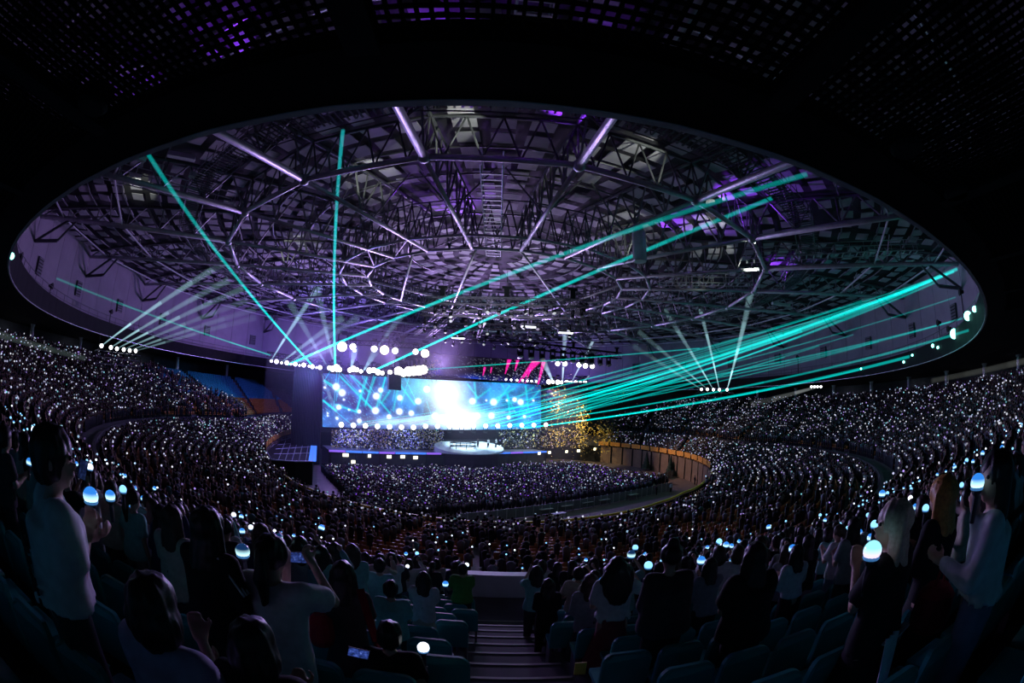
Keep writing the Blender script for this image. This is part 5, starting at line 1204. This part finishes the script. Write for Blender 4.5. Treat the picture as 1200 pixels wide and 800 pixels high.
for i in range(9): MB().bar(A + (B_ - A) * (i + .04) / 9 + [0, 0, .6], A + (B_ - A) * (i + .96) / 9 + [0, 0, .6], .05, 1.15).build('panel', FM, f2)
# cone trees against the right pit wall, staff on the bare floor, tables
for px, py, h in ((757, 551, 3.6), (785, 557, 3.6), (813, 562, 3.8)):
    p = at_z(px, py, 0); t = thing('cone_tree', 'dark cone-shaped tree against the brown wall, %s' % ('farthest' if px < 770 else 'middle one' if px < 800 else 'nearest'), 'tree', tuple(p), None)
    m = MB()
    for k in range(5): m.lathe(p + [0, 0, .4 + k * h * .17], [(1.15 * (1 - k * .18), 0), (.25 * (1 - k * .15), h * .3)], 10)
    m.build('foliage', mat('dark_fir', (.012, .03, .02), .8, noise=.4, scale=6), t); MB().tube(p, p + [0, 0, .5], .14, n=7).build('trunk', BROWN, t)
for i, (px, py, tn) in enumerate(((777, 566, 'black'), (801, 560, 'charcoal'), (814, 568, 'black'), (796, 556, 'charcoal'), (769, 580, 'black'), (786, 577, 'white'))):
    p = at_z(px, py, 0); J, b, ts, tl, tr_, sk = LIB['down' if i % 2 else 'hold']; o = link('person', b); o.location = Vector(p); o.rotation_euler = (0, 0, yaw_to_stage(p) + (2.4 if i % 2 else .6)); tag(o, 'staff member in %s standing on the bare floor at right, number %s from the fence' % (tn, ('one', 'two', 'three', 'four', 'five', 'six')[i]), 'person')
    link_dressed('top', dressed(tl, CL[tn]), o); link_dressed('trousers', dressed(tr_, CL['black']), o); link_dressed('hair', dressed(HL['short'], HAIRC['black']), o)
tb = MB().box((0, 0, .74), (1.8, .7, .04)).mesh('table_top', WHITEP); lg = [MB().box((x, y, .36), (.05, .05, .72)).mesh('leg', CHAIRM) for x in (-.85, .85) for y in (-.3, .3)]
for i, (px, py) in enumerate(((640, 596), (664, 592), (688, 588), (708, 585), (722, 580), (742, 579), (655, 601))):
    p = at_z(px, py, .75); p[2] = 0; t = bpy.data.objects.new('work_table', None); COL.objects.link(t); t.location = Vector(p); t.rotation_euler = (0, 0, PI / 6); tag(t, '%s pale work table between the barrier and the yellow rail' % nth(i + 1), 'table', 'work tables'); link('table_top', tb, t)
    for l in lg: link('leg', l, t)
# performers on the stage
for i, (px, py, pz, tn) in enumerate(((581, 524, 'raise', 'white'), (590, 524, 'hold', 'cream'), (572, 525, 'clap', 'white'), (602, 523, 'raise', 'grey'), (560, 522, 'phone', 'charcoal'))):
    p = at_stg(px, py, .8); p[2] = apron_z(.8); J, b, ts, tl, tr_, sk = LIB[pz]; o = link('person', b); o.location = Vector(p); o.rotation_euler = (0, 0, yaw_to_stage(p) + PI); o.scale = (1.08,) * 3
    tag(o, 'performer in %s standing on the stage apron, %s from the left' % (tn, ('third', 'fourth', 'second', 'fifth', 'first')[i]), 'person'); link_dressed('top', dressed(tl, CL[tn]), o); link_dressed('trousers', dressed(tr_, CL['black']), o); link_dressed('hair', dressed(HL['short'], HAIRC['brown']), o)
# confetti in the air over the stage
def confetti(n, xs, ys, backs, cols_, w_):
    out = []
    for _ in range(n):
        p = at_stg(RNG.normal(xs[0], xs[1]) if xs[2] == 'n' else RNG.uniform(xs[0], xs[1]), RNG.normal(ys[0], ys[1]) if ys[2] == 'n' else RNG.uniform(ys[0], ys[1]), RNG.uniform(*backs))
        if p[2] > DECK + .2 or p[2] > .3 and backs[0] < 0: out.append((p, cols_[int(RNG.integers(len(cols_)))], RNG.uniform(*w_)))
    return out
GOLD = [(.85, .62, .10), (.9, .75, .25), (.7, .45, .05)]; MIX = [(.9, .85, .7), (.85, .62, .15), (.8, .8, .95), (.5, .35, .8), (.9, .75, .3)]
cf = confetti(1900, (388, 520, 'u'), (503, 526, 'u'), (1.5, 4.3), MIX, (.10, .24)) + confetti(900, (585, 690, 'u'), (500, 525, 'u'), (1, 4.3), MIX, (.1, .22))
cf += confetti(650, (650, 16, 'n'), (478, 24, 'n'), (-3, 3), GOLD, (.1, .24)) + confetti(420, (683, 5, 'n'), (500, 16, 'n'), (-3, 1), GOLD, (.1, .24)) + confetti(420, (709, 8, 'n'), (509, 9, 'n'), (-4, 0), GOLD, (.12, .28)) + confetti(260, (726, 7, 'n'), (448, 14, 'n'), (-3, 1), GOLD, (.1, .2)) + confetti(160, (505, 7, 'n'), (432, 7, 'n'), (1, 3), GOLD + MIX, (.1, .2))
V = []; cc = []
for p, c, w_ in cf:
    a = RNG.normal(size=3); a /= np.linalg.norm(a); b = np.cross(a, RNG.normal(size=3)); b /= np.linalg.norm(b); V += [p - a * w_, p + b * w_ * .55, p + a * w_, p - b * w_ * .55]; cc += [(*c, 1)] * 4
raw_mesh('confetti', np.array(V), [(0, 1, 2, 3)], len(cf), 4, attr_mat('confetti_paper', .6), 'gold and white confetti falling over the stage', 'confetti', 'stuff', np.array(cc))

# ------------------------------------------------------------------ haze round the stage
hz = bpy.data.materials.new('stage_haze'); hz.use_nodes = True; nt = hz.node_tree; nt.nodes.clear()
o_ = nt.nodes.new('ShaderNodeOutputMaterial'); v_ = nt.nodes.new('ShaderNodeVolumeScatter'); v_.inputs['Color'].default_value = (.9, .9, 1, 1); v_.inputs['Density'].default_value = .0045; v_.inputs['Anisotropy'].default_value = .2
nt.links.new(v_.outputs[0], o_.inputs['Volume'])
for nm_, pts_, top_ in (('left', ((-34, 5), (-34, -4), (-22, -12), (-6, -15), (-3, -15), (-3, 5)), 24.5), ('right', ((-2.99, 5), (-2.99, -15), (20, -12), (30, -4), (30, 5)), 16.4)):
    hm = MB(); hm.prism([tuple(stg(a, b, 0)[:2]) for a, b in pts_], 0.3, top_)
    tag(hm.build('haze', hz), 'thin violet theatrical haze in front of the %s half of the stage' % nm_, 'haze', kind='stuff')
